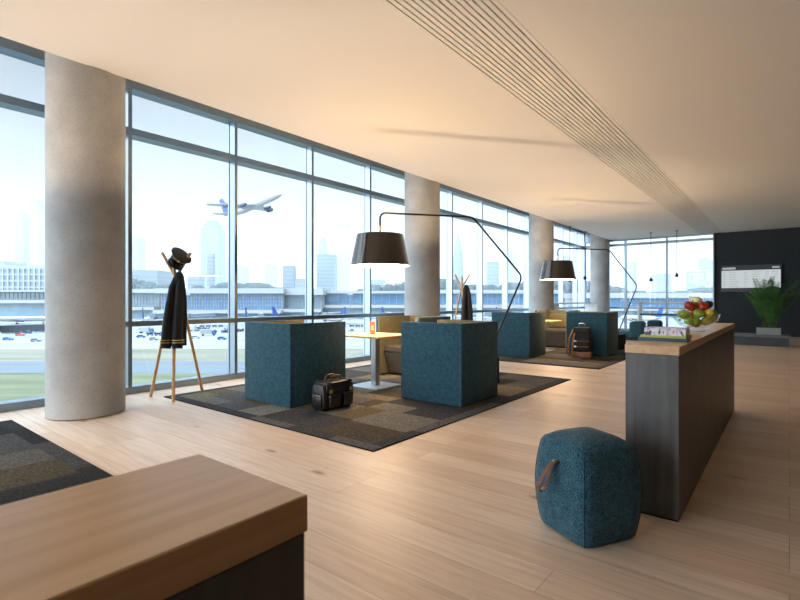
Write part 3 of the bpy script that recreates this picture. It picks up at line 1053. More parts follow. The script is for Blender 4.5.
def apple(name, label, mt, loc, r, tilt, cat):
    r *= 1.1
    t = thing(name, label, cat, loc, random.uniform(0, 6), 'fruit in the glass bowl')
    t.rotation_euler = (tilt[0], tilt[1], random.uniform(0, 6))
    b = MB()
    prof = []
    for k in range(1, 16):
        a = PI * k / 16
        rr = r * math.sin(a) * (1.0 + 0.08 * math.cos(a) * -1)
        z = -r * math.cos(a) * 0.92
        if a > 2.4: z -= r * 0.35 * (a - 2.4) ** 1.5
        if a < 0.7: z += r * 0.16 * (0.7 - a)
        prof.append((rr, z))
    b.lathe(prof, 24)
    b.build('flesh', mt, t, 70)
    b = MB(); b.tube([(0, 0, r * 0.68), (0.003, 0, r * 1.0), (0.008, 0.002, r * 1.15)], 0.0025, 6); b.build('stem', stem_m, t)
    return t
def citrus(name, label, mt, loc, r, rot, cat, stretch=1.25):
    r *= 1.1
    t = thing(name, label, cat, loc, 0, 'fruit in the glass bowl')
    t.rotation_euler = rot
    b = MB()
    prof = []
    for k in range(1, 18):
        a = PI * k / 18
        prof.append((r * math.sin(a) ** 1.05, -r * math.cos(a) * stretch))
    e = r * stretch
    prof = [(r * 0.04, -e * 1.06), (r * 0.12, -e * 1.03)] + prof + [(r * 0.12, e * 1.03), (r * 0.04, e * 1.06)]
    b.lathe(prof, 24)
    b.build('peel', mt, t, 70)
    return t
def pear(name, label, mt, loc, r, rot, cat):
    r *= 1.1
    t = thing(name, label, cat, loc, 0, 'fruit in the glass bowl')
    t.rotation_euler = rot
    b = MB()
    b.lathe([(r * 0.15, -r * 0.95), (r * 0.6, -r * 0.85), (r * 0.95, -r * 0.35), (r, 0.0), (r * 0.88, r * 0.5), (r * 0.6, r * 1.0), (r * 0.45, r * 1.35), (r * 0.3, r * 1.6), (r * 0.08, r * 1.68)], 24)
    b.build('flesh', mt, t, 70)
    b = MB(); b.tube([(0, 0, r * 1.6), (0.004, 0, r * 2.0)], 0.0025, 6); b.build('stem', stem_m, t)
    return t
# (right, depth, height) in the pile as seen across the bowl -> turned into room axes
def F(rt, dp, h):
    rt, dp, h = rt * 1.1, dp * 1.1, h * 1.08
    return (BX + rt * 0.78 - dp * 0.625, BY + rt * 0.625 + dp * 0.78, bz + h)
citrus('lime', 'yellow green lime low in the front of the bowl', FM['green'], F(-0.035, -0.055, 0.082), 0.030, (R(80), 0.3, 0.4), 'lime')
citrus('lemon', 'yellow lemon low in the front right of the bowl', FM['yellow'], F(0.042, -0.055, 0.082), 0.032, (R(75), 0.6, 1.2), 'lemon')
citrus('lemon', 'yellow lemon low in the back of the bowl', FM['yellow'], F(0.0, 0.06, 0.082), 0.033, (R(85), 0.1, 0.2), 'lemon')
citrus('orange', 'orange near the foot of the bowl', FM['orange'], F(0.0, 0.0, 0.062), 0.032, (0.3, 0.2, 0), 'orange', 0.96)
apple('apple', 'green apple at the left rim of the bowl', FM['green'], F(-0.108, -0.03, 0.132), 0.040, (0.3, -0.3), 'apple')
apple('apple', 'green apple in the middle front of the bowl', FM['green'], F(-0.032, -0.085, 0.140), 0.037, (0.5, 0.2), 'apple')
citrus('lemon', 'olive yellow lemon at the right front of the bowl', FM['yellow'], F(0.045, -0.080, 0.138), 0.035, (R(70), 0.3, 0.8), 'lemon')
apple('apple', 'green apple at the right rim of the bowl', FM['green'], F(0.108, -0.015, 0.135), 0.039, (0.2, 0.5), 'apple')
apple('apple', 'green apple behind at the back of the bowl', FM['green'], F(-0.06, 0.07, 0.135), 0.038, (0.1, 0.1), 'apple')
citrus('orange', 'orange behind at the right back of the bowl', FM['orange'], F(0.045, 0.085, 0.138), 0.038, (0.1, 0.4, 0), 'orange', 0.96)
apple('apple', 'red apple at the upper left of the fruit pile', FM['red'], F(-0.062, -0.025, 0.198), 0.040, (0.35, -0.4), 'apple')
apple('apple', 'red apple in the centre of the fruit pile', FM['red'], F(0.026, -0.048, 0.192), 0.041, (0.5, 0.3), 'apple')
citrus('avocado', 'dark green avocado at the right of the fruit pile', FM['dark'], F(0.098, 0.012, 0.206), 0.031, (R(60), 0.5, 0.9), 'avocado', 1.3)
pear('pear', 'pale yellow pear topping the fruit pile', FM['pale'], F(0.03, 0.03, 0.232), 0.036, (R(-35), R(-50), 0.6), 'pear')

apple('apple', 'small yellow green apple tucked between the two red apples', FM['green'], F(-0.015, 0.0, 0.20), 0.034, (0.2, 0.1), 'apple')
citrus('lemon', 'yellow lemon at the far right edge, under the avocado', FM['yellow'], F(0.085, -0.05, 0.10), 0.032, (R(70), 0.1, 0.5), 'lemon')
citrus('lime', 'green lime at the far left edge, under the green apple', FM['green'], F(-0.075, -0.045, 0.085), 0.030, (R(85), 0.2, 1.5), 'lime')
apple('apple', 'red apple at the back of the pile behind the pear', FM['red'], F(0.015, 0.075, 0.19), 0.036, (0.2, 0.3), 'apple')

# ------------------------------------------------------------------ far end furniture
def lounge_chair(loc, rotz, label):
    t = thing('lounge_chair', label, 'chair', loc, rotz, 'low teal lounge chairs')
    b = MB(); b.box(-0.25, -0.14, 0.06, 0.25, 0.45, 0.27, 0.05, 3); b.build('seat', M['teal'], t)
    b = MB(); b.box(-0.31, -0.28, 0.06, 0.31, 0.14, 0.59, 0.10, 4); b.build('backrest', M['teal'], t)
    b = MB(); b.box(-0.25, -0.22, 0.0, 0.25, 0.40, 0.0595); b.build('plinth', M['black_box'], t)
    return t
lounge_chair((-3.77, 16.5, 0), R(95), 'low teal lounge chair nearer the farther lamp, end windows behind')
lounge_chair((-3.52, 17.7, 0), R(95), 'low teal lounge chair directly behind the books')

def bar_table(loc, rotz, length, label, top_m, low_m):
    t = thing('bar_table', label, 'table', loc, rotz, 'high tables by the windows')
    l = length / 2
    b = MB(); b.box(-l, -0.28, 1.12, l, 0.28, 1.165, 0.004, 1); b.build('tabletop', top_m, t)
    b = MB(); b.box(-l + 0.10, -0.2, 0.70, l - 0.10, 0.2, 0.76, 0.004, 1); b.build('lower_shelf', low_m, t)
    for s in (-1, 1):
        b = MB(); b.box(s * (l - 0.06) - 0.035, -0.24, 0, s * (l - 0.06) + 0.035, 0.24, 1.119, 0.003, 1); b.build('end_panel', M['steel_white'], t)
    return t
bar_table((-3.48, 19.5, 0), 0, 1.75, 'high table in front of the end windows under two pendants', M['oak_top'], M['platform'])
bar_table((-6.0, 17.35, 0), PI / 2, 4.2, 'long white high table along the far side windows', M['white_plastic'], M['white_plastic'])

def pendant(x, y, z, label):
    t = thing('pendant_lamp', label, 'lamp', (x, y, z), 0, 'small pendants at the far end')
    b = MB(); b.cyl((0, 0, 0.06), (0, 0, ZC - z - 0.02), 0.011, n=8); b.build('cord', M['black_metal'], t)
    b = MB(); b.lathe([(0.014, 0.10), (0.03, 0.06), (0.058, 0.02), (0.062, -0.02), (0.045, -0.055), (0.015, -0.068)], 20); b.build('lamp_shade', M['black_metal'], t)
    b = MB(); b.lathe([(0.05, -0.02), (0.05, 0.0)], 20, (0, 0, ZC - z - 0.0005)); b.build('canopy', M['black_metal'], t)
    return t
pendant(-3.93, 19.5, 1.98, 'small pendant lamp before the end windows, lower and left of its twin')
pendant(-3.10, 19.5, 2.12, 'small pendant lamp before the end windows, higher and right of its twin')
pendant(-5.70, 16.15, 1.92, 'small pendant lamp just below the farther lamp shade, left one')
pendant(-5.70, 17.7, 2.04, 'small pendant lamp just below the farther lamp shade, right one')

# platform with planter and palm
t = thing('low_platform', 'long low dark grey platform along the dark end wall', 'bench', (-1.35, 16.95, 0))
b = MB(); b.box(-1.35, -0.44, 0.0, 1.35, 0.44, 0.235); b.build('base', M['platform'], t, 0)
b = MB(); b.box(-1.37, -0.46, 0.236, 1.37, 0.46, 0.285, 0.004, 1); b.build('seat', M['platform_top'], t)
pz = 0.285
t = thing('potted_palm', 'green potted palm in a grey trough on the low platform', 'plant', (-0.45, 16.95, pz))
b = MB(); b.box(-0.27, -0.16, 0, 0.27, 0.16, 0.20, 0.006, 1)
pt = b.build('planter', M['planter'], t)
b = MB(); b.box(-0.255, -0.145, 0.2005, 0.255, 0.145, 0.21); b.build('soil', M['soil'], pt, 0)
rnd = random.Random(3)
for i in range(34):
    az = rnd.uniform(0, 2 * PI)
    ln = rnd.uniform(0.9, 1.5)
    lean = rnd.uniform(0.10, 0.62)
    bx, by = rnd.uniform(-0.16, 0.16), rnd.uniform(-0.08, 0.08)
    pts = []
    for k in range(13):
        f = k / 12
        h = ln * (lean * (0.35 * f + 0.65 * f * f))
        z = 0.2 + ln * (f * math.sqrt(max(0.05, 1 - lean * lean * 0.6)) - 0.30 * lean * f * f * f)
        pts.append(Vector((bx + h * math.cos(az), by + h * math.sin(az), z)))
    b = MB()
    b.tube(pts, 0.006, 6, [0.009 - 0.006 * k / 12 for k in range(13)])
    st = b.build('stalk', M['palm_stem'], t)
    b = MB()
    for k in range(2, 13):
        for sub in (0, 0.5):
            if k == 12 and sub: continue
            p = pts[k] if sub == 0 else (pts[k] + pts[min(12, k + 1)]) / 2
            tg = (pts[min(12, k + 1)] - pts[k - 1]).normalized()
            side = tg.cross(Vector((0, 0, 1))).normalized()
            up = side.cross(tg)
            lf = 0.30 * math.sin(PI * min(1, (k + sub - 1) / 12.5)) + 0.07
            for s in (-1, 1):
                d = (side * s * 0.8 + tg * 0.75 + up * 0.1).normalized()
                wv = tg * 0.017
                tip = p + d * lf + Vector((0, 0, -0.28 * lf))
                m1 = p + d * lf * 0.45 + Vector((0, 0, -0.02))
                b.sheet([p, m1 - wv, tip, m1 + wv])
    b.build('leaf', M['palm_leaf'], st, 0)

# departures screen
SX0, SX1, SZ0, SZ1 = -1.95, -0.20, 1.535, 2.50
t = thing('departures_screen', 'wide lit departures screen in a black frame on the dark wall', 'screen', ((SX0 + SX1) / 2, YB, 0))
w = (SX1 - SX0) / 2
b = MB(); b.box(-w, -0.075, SZ0, w, -0.003, SZ1, 0.004, 1); b.build('frame', M['screen_frame'], t)
b = MB(); b.box(-w + 0.03, -0.079, SZ1 - 0.185, w - 0.03, -0.0755, SZ1 - 0.04); b.build('header', M['screen_head'], t, 0)
zt, zb_ = SZ1 - 0.195, SZ0 + 0.145
b = MB(); b.box(-w + 0.03, -0.079, zb_, w - 0.03, -0.0755, zt)
pn = b.build('lit_panel', M['screen_white'], t, 0)
x = -w + 0.06
rnd = random.Random(4)
b = MB()
for i in range(12):   # blurred header lettering: short pale strokes
    g = rnd.uniform(0.022, 0.034)
    b.box(x, -0.0812, SZ1 - 0.155, x + g, -0.0792, SZ1 - 0.085)
    x += g + 0.006
b.build('title_lettering', M['screen_mark'], t, 0)
b = MB()
x = w - 0.26
for i in range(6):
    b.box(x, -0.0812, SZ1 - 0.145, x + 0.026, -0.0792, SZ1 - 0.09)
    x += 0.034
b.build('clock_lettering', M['screen_mark'], t, 0)
nrow = 7
for r_ in range(nrow):
    z = zt - 0.03 - (zt - zb_ - 0.04) * (r_ + 0.5) / nrow
    b = MB()
    for c0, c1 in ((-0.80, -0.68), (-0.62, -0.25), (-0.18, -0.06), (0.05, 0.32), (0.42, 0.52), (0.60, 0.80)):
        b.box(c0, -0.0812, z - 0.012, c0 + (c1 - c0) * rnd.uniform(0.5, 1.0), -0.0792, z + 0.012)
    b.build('row_lettering', M['screen_row'], pn, 0)
b = MB(); b.box(-0.03, -0.07, SZ0 - 0.04, 0.03, -0.03, SZ0 - 0.0005, 0.004, 1); b.build('sensor', M['steel'], t)

# ------------------------------------------------------------------ the airfield outside
# local frame for things outside: u to the right, v away from the building, z up; turned with the runway
GZ = -18.0
AX, RT = Vector((-math.sin(YAW), math.cos(YAW), 0)), Vector((math.cos(YAW), math.sin(YAW), 0))
def out(u, v, z=GZ):
    p = RT * u + AX * v
    return (p.x, p.y, z)
def U(px, v):
    return (px - 400) / 486.0 * v
def Zy(py, v):
    return 1.25 - (py - 300) / 486.0 * v

OM = {}
OM['apron'] = mat('apron_concrete', (0.19, 0.193, 0.197, 1), 0.9, var=0.28, scale=0.05, stretch=(0.25, 1, 1), detail=8)
OM['taxi'] = mat('taxiway_asphalt', (0.085, 0.098, 0.115, 1), 0.9, var=0.12, scale=0.03)
OM['grass'] = mat('airfield_grass', (0.085, 0.088, 0.042, 1), 1.0, var=0.35, scale=0.16, stretch=(0.12, 1, 1), detail=8)
OM['drygrass'] = mat('airfield_dry_grass', (0.13, 0.118, 0.082, 1), 1.0, var=0.3, scale=0.16, stretch=(0.1, 1, 1), detail=8)
OM['city'] = mat('city_ground', (0.1, 0.112, 0.12, 1), 1.0, var=0.3, scale=0.01)
OM['white'] = mat('white_cladding', (0.3, 0.305, 0.31, 1), 0.6)
OM['bluegl'] = mat('blue_facade_glass', (0.04, 0.16, 0.31, 1), 0.2, spec=0.6, var=0.2, scale=0.1)
OM['palegl'] = mat('pale_facade_glass', (0.13, 0.21, 0.26, 1), 0.3, var=0.15, scale=0.1)
OM['grey'] = mat('tower_grey', (0.15, 0.17, 0.19, 1), 0.8, var=0.06, scale=0.02)
OM['towerA'] = mat('tower_glass_blue', (0.08, 0.125, 0.16, 1), 0.5, var=0.08, scale=0.02)
OM['towerB'] = mat('tower_stone_pale', (0.225, 0.24, 0.25, 1), 0.8, var=0.06, scale=0.02)
OM['paint'] = mat('aircraft_white_paint', (0.36, 0.36, 0.365, 1), 0.35)
OM['bluepaint'] = mat('aircraft_blue_paint', (0.021, 0.063, 0.266, 1), 0.35)
OM['engine'] = mat('engine_grey', (0.072, 0.084, 0.114, 1), 0.4, metal=0.3)
OM['dark'] = mat('dark_window', (0.018, 0.024, 0.03, 1), 0.2)
OM['tree'] = mat('tree_leaves', (0.028, 0.042, 0.04, 1), 1.0, var=0.4, scale=0.05)
OM['rubber'] = mat('tyre_rubber', (0.02, 0.02, 0.02, 1), 0.9)

def strip(name, v0, v1, m, z, label, u0=-2500, u1=2500, kind='structure'):
    b = MB(); b.box(u0, v0, -0.5, u1, v1, 0.0)
    o = b.build(name, m, None, 0, (0, 0, z), (0, 0, YAW))
    tag(o, label, 'ground', kind=kind)
# z steps are kerb heights
b = MB(); b.box(-6000, 20, -1.0, 6000, 9000, 0)
tag(b.build('ground', OM['city'], None, 0, (0, 0, GZ - 0.3), (0, 0, YAW)), 'ground running out to the hazy city', kind='structure')
strip('lawn_ground', 60, 128, OM['grass'], GZ, 'green grass strip nearest the lounge')
strip('taxiway_ground', 128, 152, OM['taxi'], GZ + 0.02, 'grey taxiway between the grass strips')
strip('dry_lawn_ground', 152, 192, OM['drygrass'], GZ, 'pale dry grass strip beyond the taxiway')
strip('apron_ground', 192, 640, OM['apron'], GZ + 0.02, 'pale concrete apron where aircraft park')
for i, (v0, v1, lab) in enumerate(((139.5, 140.3, 'yellow taxiway centre line'), (199, 200, 'yellow line along the apron edge'))):
    b = MB(); b.box(-900, v0, 0, 900, v1, 0.03)
    tag(b.build('trim_line', mat('yellow_line_paint', (0.16, 0.14, 0.06, 1), 0.8), None, 0, (0, 0, GZ + 0.025), (0, 0, YAW)), kind='structure')

def terminal(px0, px1, v, ytop, yglass, ylow, label, glass, lower=True, cols=40, rows=4, name='terminal_building'):
    u0, u1 = U(px0, v), U(px1, v)
    w = (u1 - u0) / 2
    t = thing(name, label, 'building', out((u0 + u1) / 2, v), YAW, 'terminal buildings beyond the apron')
    H = Zy(ytop, v) - GZ
    zg = Zy(yglass, v) - GZ
    zl = Zy(ylow, v) - GZ
    D = 50
    b = MB(); b.box(-w, 0.6, 0, w, D, zg); b.build('block', OM['white'], t, 0)
    b = MB(); b.box(-w - 2, -7, zg, w + 2, D, H); b.build('roof', OM['white'], t, 0)
    b = MB(); b.box(-w + 1, 0.0, zl, w - 1, 0.59, zg - 0.3)
    f = b.build('glass_facade', glass, t, 0)
    b = MB()
    for i in range(cols + 1):
        x = -w + 1 + (2 * w - 2) * i / cols
        b.box(x - 0.18, -0.5, zl, x + 0.18, -0.01, zg - 0.3)
    for j in range(rows + 1):
        z = zl + (zg - 0.3 - zl) * j / rows
        b.box(-w + 1, -0.35, z - 0.14, w - 1, -0.012, z + 0.14)
    b.build('facade_grid', OM['white'], f, 0)
    if lower:
        b = MB(); b.box(-w - 1, -14, zl - 4.0, w + 1, 0.59, zl - 0.8); b.build('canopy', OM['white'], t, 0)
        b = MB(); b.box(-w + 2, -9, 0, w - 2, 0.55, zl - 4.1); b.build('lower_hall', OM['palegl'], t, 0)
    return t
terminal(161, 283, 480, 288.5, 293.5, 309, 'long terminal with a blue glass grid facade behind the nearer coat stand', OM['bluegl'], cols=44, rows=4)
terminal(96, 160, 500, 289, 293, 306, 'pale blue glass terminal wing between the left column and the uniform jacket', OM['palegl'], cols=20, rows=3)
terminal(284, 322, 490, 288.5, 295, 308, 'white terminal annex at the end of the blue glass terminal', OM['palegl'], cols=10, rows=3)
terminal(323, 412, 510, 291, 293.5, 304, 'blue glass terminal below the nearer lamp shade', OM['bluegl'], cols=12, rows=1)
terminal(424, 560, 520, 290, 293.5, 304, 'blue glass terminal behind the far coat stand', OM['bluegl'], cols=30, rows=2)
terminal(580, 740, 540, 293, 298, 307, 'blue terminal with a white roof beyond the end windows', OM['bluegl'], cols=16, rows=1)
terminal(-60, 70, 470, 290, 292, 299, 'low blue glass building left of the near column', OM['palegl'], cols=30, rows=1)

def office(px0, px1, v, ytop, label, nx, nz):
    u0, u1 = U(px0, v), U(px1, v)
    w = (u1 - u0) / 2
    t = thing('office_building', label, 'building', out((u0 + u1) / 2, v), YAW)
    H = Zy(ytop, v) - GZ
    b = MB(); b.box(-w, 0.8, 0, w, 40, H); b.build('wall', OM['palegl'], t, 0)
    b = MB()
    for i in range(nx + 1):
        x = -w + 2 * w * i / nx
        b.box(x - 0.8, -0.4, 0, x + 0.8, 0.79, H)
    for j in range(nz + 1):
        z = 12 + (H - 12) * j / nz
        b.box(-w, -0.3, z - 0.9, w, 0.78, z + 0.9)
    b.build('frame_grid', OM['white'], t, 0)
    b = MB(); b.box(-w - 0.5, -0.5, H + 0.95, w + 0.5, 40, H + 2.4); b.build('roof', OM['white'], t, 0)
    return t
office(-50, 66, 540, 268, 'white gridded office block left of the near column', 22, 6)

# aircraft
def make_plane(name, label, length, jumbo=False):
    t = thing(name, label, 'airplane')
    s = length / 70.0
    r = 3.3 * s
    b = MB()
    prof = [(-35, 0.25, 1.6), (-33, 0.7, 1.5), (-26, 1.9, 0.9), (-18, 2.9, 0.3), (-10, 3.3, 0), (16, 3.3, 0), (24, 3.25, 0), (29, 2.8, -0.1), (32.5, 1.9, -0.4), (34.3, 1.0, -0.7), (35, 0.3, -0.9)]
    rings = []
    for x, rr, dz in prof:
        rings.append([b.v((x * s, rr * s * math.cos(2 * PI * i / 24), (dz + rr * math.sin(2 * PI * i / 24)) * s)) for i in range(24)])
    b.loft(rings)
    if jumbo:
        rings = []
        for x, rr, dz in ((6, 0.2, 2.9), (10, 1.5, 2.6), (14, 2.2, 2.5), (24, 2.3, 2.5), (28, 1.8, 2.0), (30.5, 0.9, 1.2), (32, 0.2, 0.6)):
            rings.append([b.v((x * s, rr * s * math.cos(2 * PI * i / 20), (dz + rr * math.sin(2 * PI * i / 20)) * s)) for i in range(20)])
        b.loft(rings)
    b.build('fuselage', OM['paint'], t, 60)
    def slab(name, poly, th, m, par=t, z=lambda x, y: 0):
        b = MB()
        a = [b.v((x * s, y * s, (z(x, y) - th) * s)) for x, y in poly]
        c = [b.v((x * s, y * s, (z(x, y) + th) * s)) for x, y in poly]
        b.loft([a, c])
        return b.build(name, m, par, 30)
    for sd in (-1, 1):
        wg = slab('wing', [(9, 2 * sd), (-4, 2 * sd), (-6, 12 * sd), (-13.5, 31 * sd), (-10.5, 31.5 * sd), (2, 12 * sd)], 0.35, OM['paint'], t, lambda x, y: -1.6 + abs(y) * 0.11)
        for ex, ey in (((4, 12), (-3.5, 21)) if jumbo else ((3.5, 11),)):
            b = MB()
            b.tube([((ex + 4.2) * s, sd * ey * s, (-3.4 + ey * 0.11) * s), ((ex + 3.6) * s, sd * ey * s, (-3.4 + ey * 0.11) * s), ((ex - 0.5) * s, sd * ey * s, (-3.3 + ey * 0.11) * s), ((ex - 2.2) * s, sd * ey * s, (-3.2 + ey * 0.11) * s)], 1.4, 16, [1.25 * s, 1.45 * s, 1.35 * s, 0.8 * s])
            b.box((ex - 2.4) * s, (sd * ey - 0.15) * s, (-2.4 + ey * 0.11) * s, (ex + 2) * s, (sd * ey + 0.15) * s, (-1.6 + ey * 0.11) * s)
            b.build('engine', OM['engine'], wg, 40)
        slab('stabilizer', [(-26, 1 * sd), (-32, 1 * sd), (-35.5, 10.5 * sd), (-33, 10.8 * sd)], 0.22, OM['paint'], t, lambda x, y: 1.6 + abs(y) * 0.08)
    b = MB()
    poly = [(-22.5, 2.3), (-32.5, 15.5), (-36.5, 15.7), (-33.5, 2.0)]
    a = [b.v((x * s, -0.3 * s, z * s)) for x, z in poly]
    c = [b.v((x * s, 0.3 * s, z * s)) for x, z in poly]
    b.loft([a, c])
    b.build('tail_fin', OM['bluepaint'], t, 30)
    b = MB()
    for sd in (-1, 1):
        for i in range(40):
            x = (-18 + i * 1.1) * s
            b.box(x, sd * 3.28 * s - 0.06, 0.4 * s, x + 0.5 * s, sd * 3.28 * s + 0.06, 0.9 * s)
        b.box(31.3 * s, sd * 1.7 * s - 0.3 * s, 0.55 * s, 32.6 * s, sd * 1.7 * s + 0.3 * s, 1.15 * s)
    b.build('cabin_windows', OM['dark'], t, 0)
    return t
fly = make_plane('airplane', 'white jumbo jet with a blue tail climbing in the sky', 64, True)
fv = 350
fly.location = out(U(251, fv), fv, Zy(206, fv))
fly.rotation_euler = (Matrix.Rotation(YAW + R(-34), 3, 'Z') @ Matrix.Rotation(R(-10), 3, 'Y') @ Matrix.Rotation(R(4), 3, 'X')).to_euler()

def gear(t, s):
    b = MB()
    for x, y in ((26, 0), (-1, -4.5), (-1, 4.5)):
        b.cyl((x * s, y * s, -5.6 * s), (x * s, y * s, -2 * s), 0.3 * s, n=8)
        b.cyl((x * s, (y - 0.7) * s, -5.6 * s), (x * s, (y + 0.7) * s, -5.6 * s), 0.75 * s, n=14)
    b.build('landing_gear', OM['rubber'], t, 40)
pk = make_plane('airplane', 'x', 44)
gear(pk, 44 / 70.0)
PLN = [(146, 372, 112, 'parked white jet with its nose below the terminal wing, left of the uniform jacket'),
       (252, 380, 95, 'parked white jet before the blue glass terminal, above the nearest armchair'),
       (292, 400, 60, 'parked white jet at the white terminal annex'),
       (334, 395, 120, 'parked white jet left of the nearer lamp'),
       (392, 400, 70, 'parked white jet under the nearer lamp shade'),
       (462, 410, 100, 'parked white jet behind the far coat stand'),
       (505, 400, 60, 'parked white jet behind the kink of the nearer lamp arm'),
       (640, 405, 110, 'parked white jet left in the end windows'),
       (690, 400, 70, 'parked white jet above the fruit bowl'),
       (18, 390, 30, 'parked white jet left of the near column')]
for i, (px, v_, hd, lab) in enumerate(PLN):
    o = pk if i == 0 else copy_tree(pk)
    o.location = out(U(px, v_), v_, GZ + 0.02 + 6.35 * 44 / 70.0)
    o.rotation_euler = (0, 0, YAW + R(hd))
    tag(o, lab, 'airplane', 'aircraft parked at the terminal')

# apron vehicles: truck, tug, van
def make_truck(col):
    t = thing('service_truck', 'x', 'truck')
    b = MB(); b.box(-4, -1.25, 0.9, 1.8, 1.25, 3.6, 0.1, 1); b.build('cargo_box', OM['white'], t)
    b = MB()
    b.M = Matrix.Rotation(PI / 2, 4, 'X')
    b.prism([(1.9, 0.6), (4.1, 0.6), (4.1, 1.6), (3.5, 2.7), (1.9, 2.8)], -1.2, 1.2)
    cb = b.build('cab', col, t)
    b = MB(); b.M = Matrix.Rotation(PI / 2, 4, 'X')
    b.prism([(3.62, 1.7), (4.12, 1.65), (3.6, 2.6), (3.2, 2.6)], -1.22, 1.22)
    b.build('windscreen', OM['dark'], cb)
    for x in (-2.6, 2.9):
        for y in (-1.05, 1.05):
            b = MB(); b.cyl((x, y - 0.15, 0.5), (x, y + 0.15, 0.5), 0.5, n=14); b.build('wheel', OM['rubber'], t)
    return t
def make_car(col):
    t = thing('car', 'x', 'car')
    b = MB(); b.M = Matrix.Rotation(PI / 2, 4, 'X')
    b.prism([(-2.2, 0.35), (2.2, 0.35), (2.25, 0.8), (1.3, 0.95), (0.6, 1.5), (-1.3, 1.5), (-2.1, 0.95)], -0.85, 0.85)
    bd = b.build('body', col, t)
    b = MB(); b.M = Matrix.Rotation(PI / 2, 4, 'X')
    b.prism([(1.1, 0.98), (0.6, 1.42), (-1.2, 1.42), (-1.8, 0.98)], -0.87, 0.87)
    b.build('side_window', OM['dark'], bd)
    for x in (-1.35, 1.35):
        for y in (-0.75, 0.75):
            b = MB(); b.cyl((x, y - 0.12, 0.34), (x, y + 0.12, 0.34), 0.34, n=14); b.build('wheel', OM['rubber'], t)
    return t
VC = {'blue': mat('vehicle_blue', (0.05, 0.12, 0.25, 1), 0.4), 'red': mat('vehicle_red', (0.45, 0.08, 0.06, 1), 0.4), 'grey': mat('vehicle_grey', (0.2, 0.22, 0.25, 1), 0.4), 'white': OM['paint']}
tr = {c: make_truck(VC[c]) for c in ('blue', 'red', 'grey')}
cr = {c: make_car(VC[c]) for c in ('blue', 'red', 'grey', 'white')}
used = set()
VEH = [('t', 'blue', 146, 282, 10, 'blue cab service truck on the apron left of the uniform jacket'),
       ('c', 'grey', 154, 232, 0, 'grey car on the apron left of the uniform jacket'),
       ('c', 'blue', 141, 248, 20, 'blue car close to the left column edge, on the apron'),
       ('t', 'grey', 193, 300, -15, 'grey cab service truck right of the uniform jacket'),
       ('c', 'white', 196, 243, 8, 'white car on the apron right of the uniform jacket'),
       ('t', 'blue', 208, 262, 25, 'blue cab truck nearest the window mullion right of the coat stand'),
       ('c', 'grey', 214, 290, 70, 'grey car behind the blue truck, right of the coat stand'),
       ('c', 'blue', 222, 236, 5, 'blue car on the apron beside the second mullion'),
       ('t', 'red', 228, 320, 90, 'red cab truck far across the apron beside the second mullion'),
       ('c', 'red', 20, 262, 0, 'red car left of the near column'),
       ('t', 'red', 12, 300, 170, 'red cab truck left of the near column'),
       ('c', 'grey', 36, 225, 10, 'grey car left of the near column'),
       ('c', 'blue', 8, 232, 0, 'blue car left of the near column'),
       ('t', 'blue', 34, 310, 5, 'blue cab truck left of the near column'),
       ('t', 'grey', 317, 300, 20, 'grey cab truck seen over the nearest armchair'),
       ('c', 'white', 357, 262, 15, 'white car seen beside the cafe table'),
       ('c', 'grey', 351, 300, 60, 'grey car seen above the cafe table'),
       ('t', 'blue', 477, 300, 10, 'blue cab truck right of the brown coat'),
       ('c', 'red', 449, 290, 0, 'red car left of the brown coat'),
       ('c', 'grey', 512, 280, 0, 'grey car behind the far armchair top'),
       ('t', 'blue', 634, 290, 30, 'blue cab truck in the end windows, left pane'),
       ('c', 'blue', 655, 262, 0, 'blue car in the end windows above the lounge chairs'),
       ('t', 'grey', 672, 300, -10, 'grey cab truck in the end windows, right pane')]
for k_, c_, px, v_, hd, lab in VEH:
    src = tr[c_] if k_ == 't' else cr[c_]
    if src.name in used:
        o = copy_tree(src)
    else:
        o = src; used.add(src.name)
    o.location = out(U(px, v_), v_, GZ + 0.02)
    o.rotation_euler = (0, 0, YAW + R(hd))
    tag(o, lab, 'truck' if k_ == 't' else 'car', 'service vehicles on the apron')

# passenger bridges
def jet_bridge(px, v_, ln, ang, label):
    t = thing('jet_bridge', label, 'jet bridge', out(U(px, v_), v_, GZ + 0.02), YAW + R(ang), 'jet bridges at the terminals')
    b = MB(); b.box(-1.6, -ln, 4.2, 1.6, 0, 7.2, 0.15, 1); b.build('tunnel', OM['white'], t, 0)
    b = MB(); b.box(-2.4, -ln - 4, 3.9, 2.4, -ln, 7.6, 0.2, 1); b.build('cab', OM['grey'], t, 0)
    b = MB()
    for k in range(int(ln / 3)):
        b.box(-1.65, -2 - k * 3, 5.2, 1.65, -0.6 - k * 3, 6.5)
    b.build('windows', OM['bluegl'], t, 0)
    b = MB(); b.cyl((0, -ln + 3, 0), (0, -ln + 3, 4.19), 0.5, n=12); b.build('leg', OM['grey'], t)
    return t
jet_bridge(164, 464, 34, 12, 'jet bridge left of the uniform jacket')
jet_bridge(214, 464, 40, -10, 'jet bridge between the uniform jacket and the second mullion')
jet_bridge(262, 464, 38, 14, 'jet bridge above the nearest cube armchair')
jet_bridge(340, 494, 40, -12, 'jet bridge left of the nearer lamp')
jet_bridge(388, 494, 36, 10, 'jet bridge under the nearer lamp shade')
jet_bridge(474, 504, 40, 8, 'jet bridge right of the far brown coat')
jet_bridge(660, 524, 40, -8, 'jet bridge in the end windows')

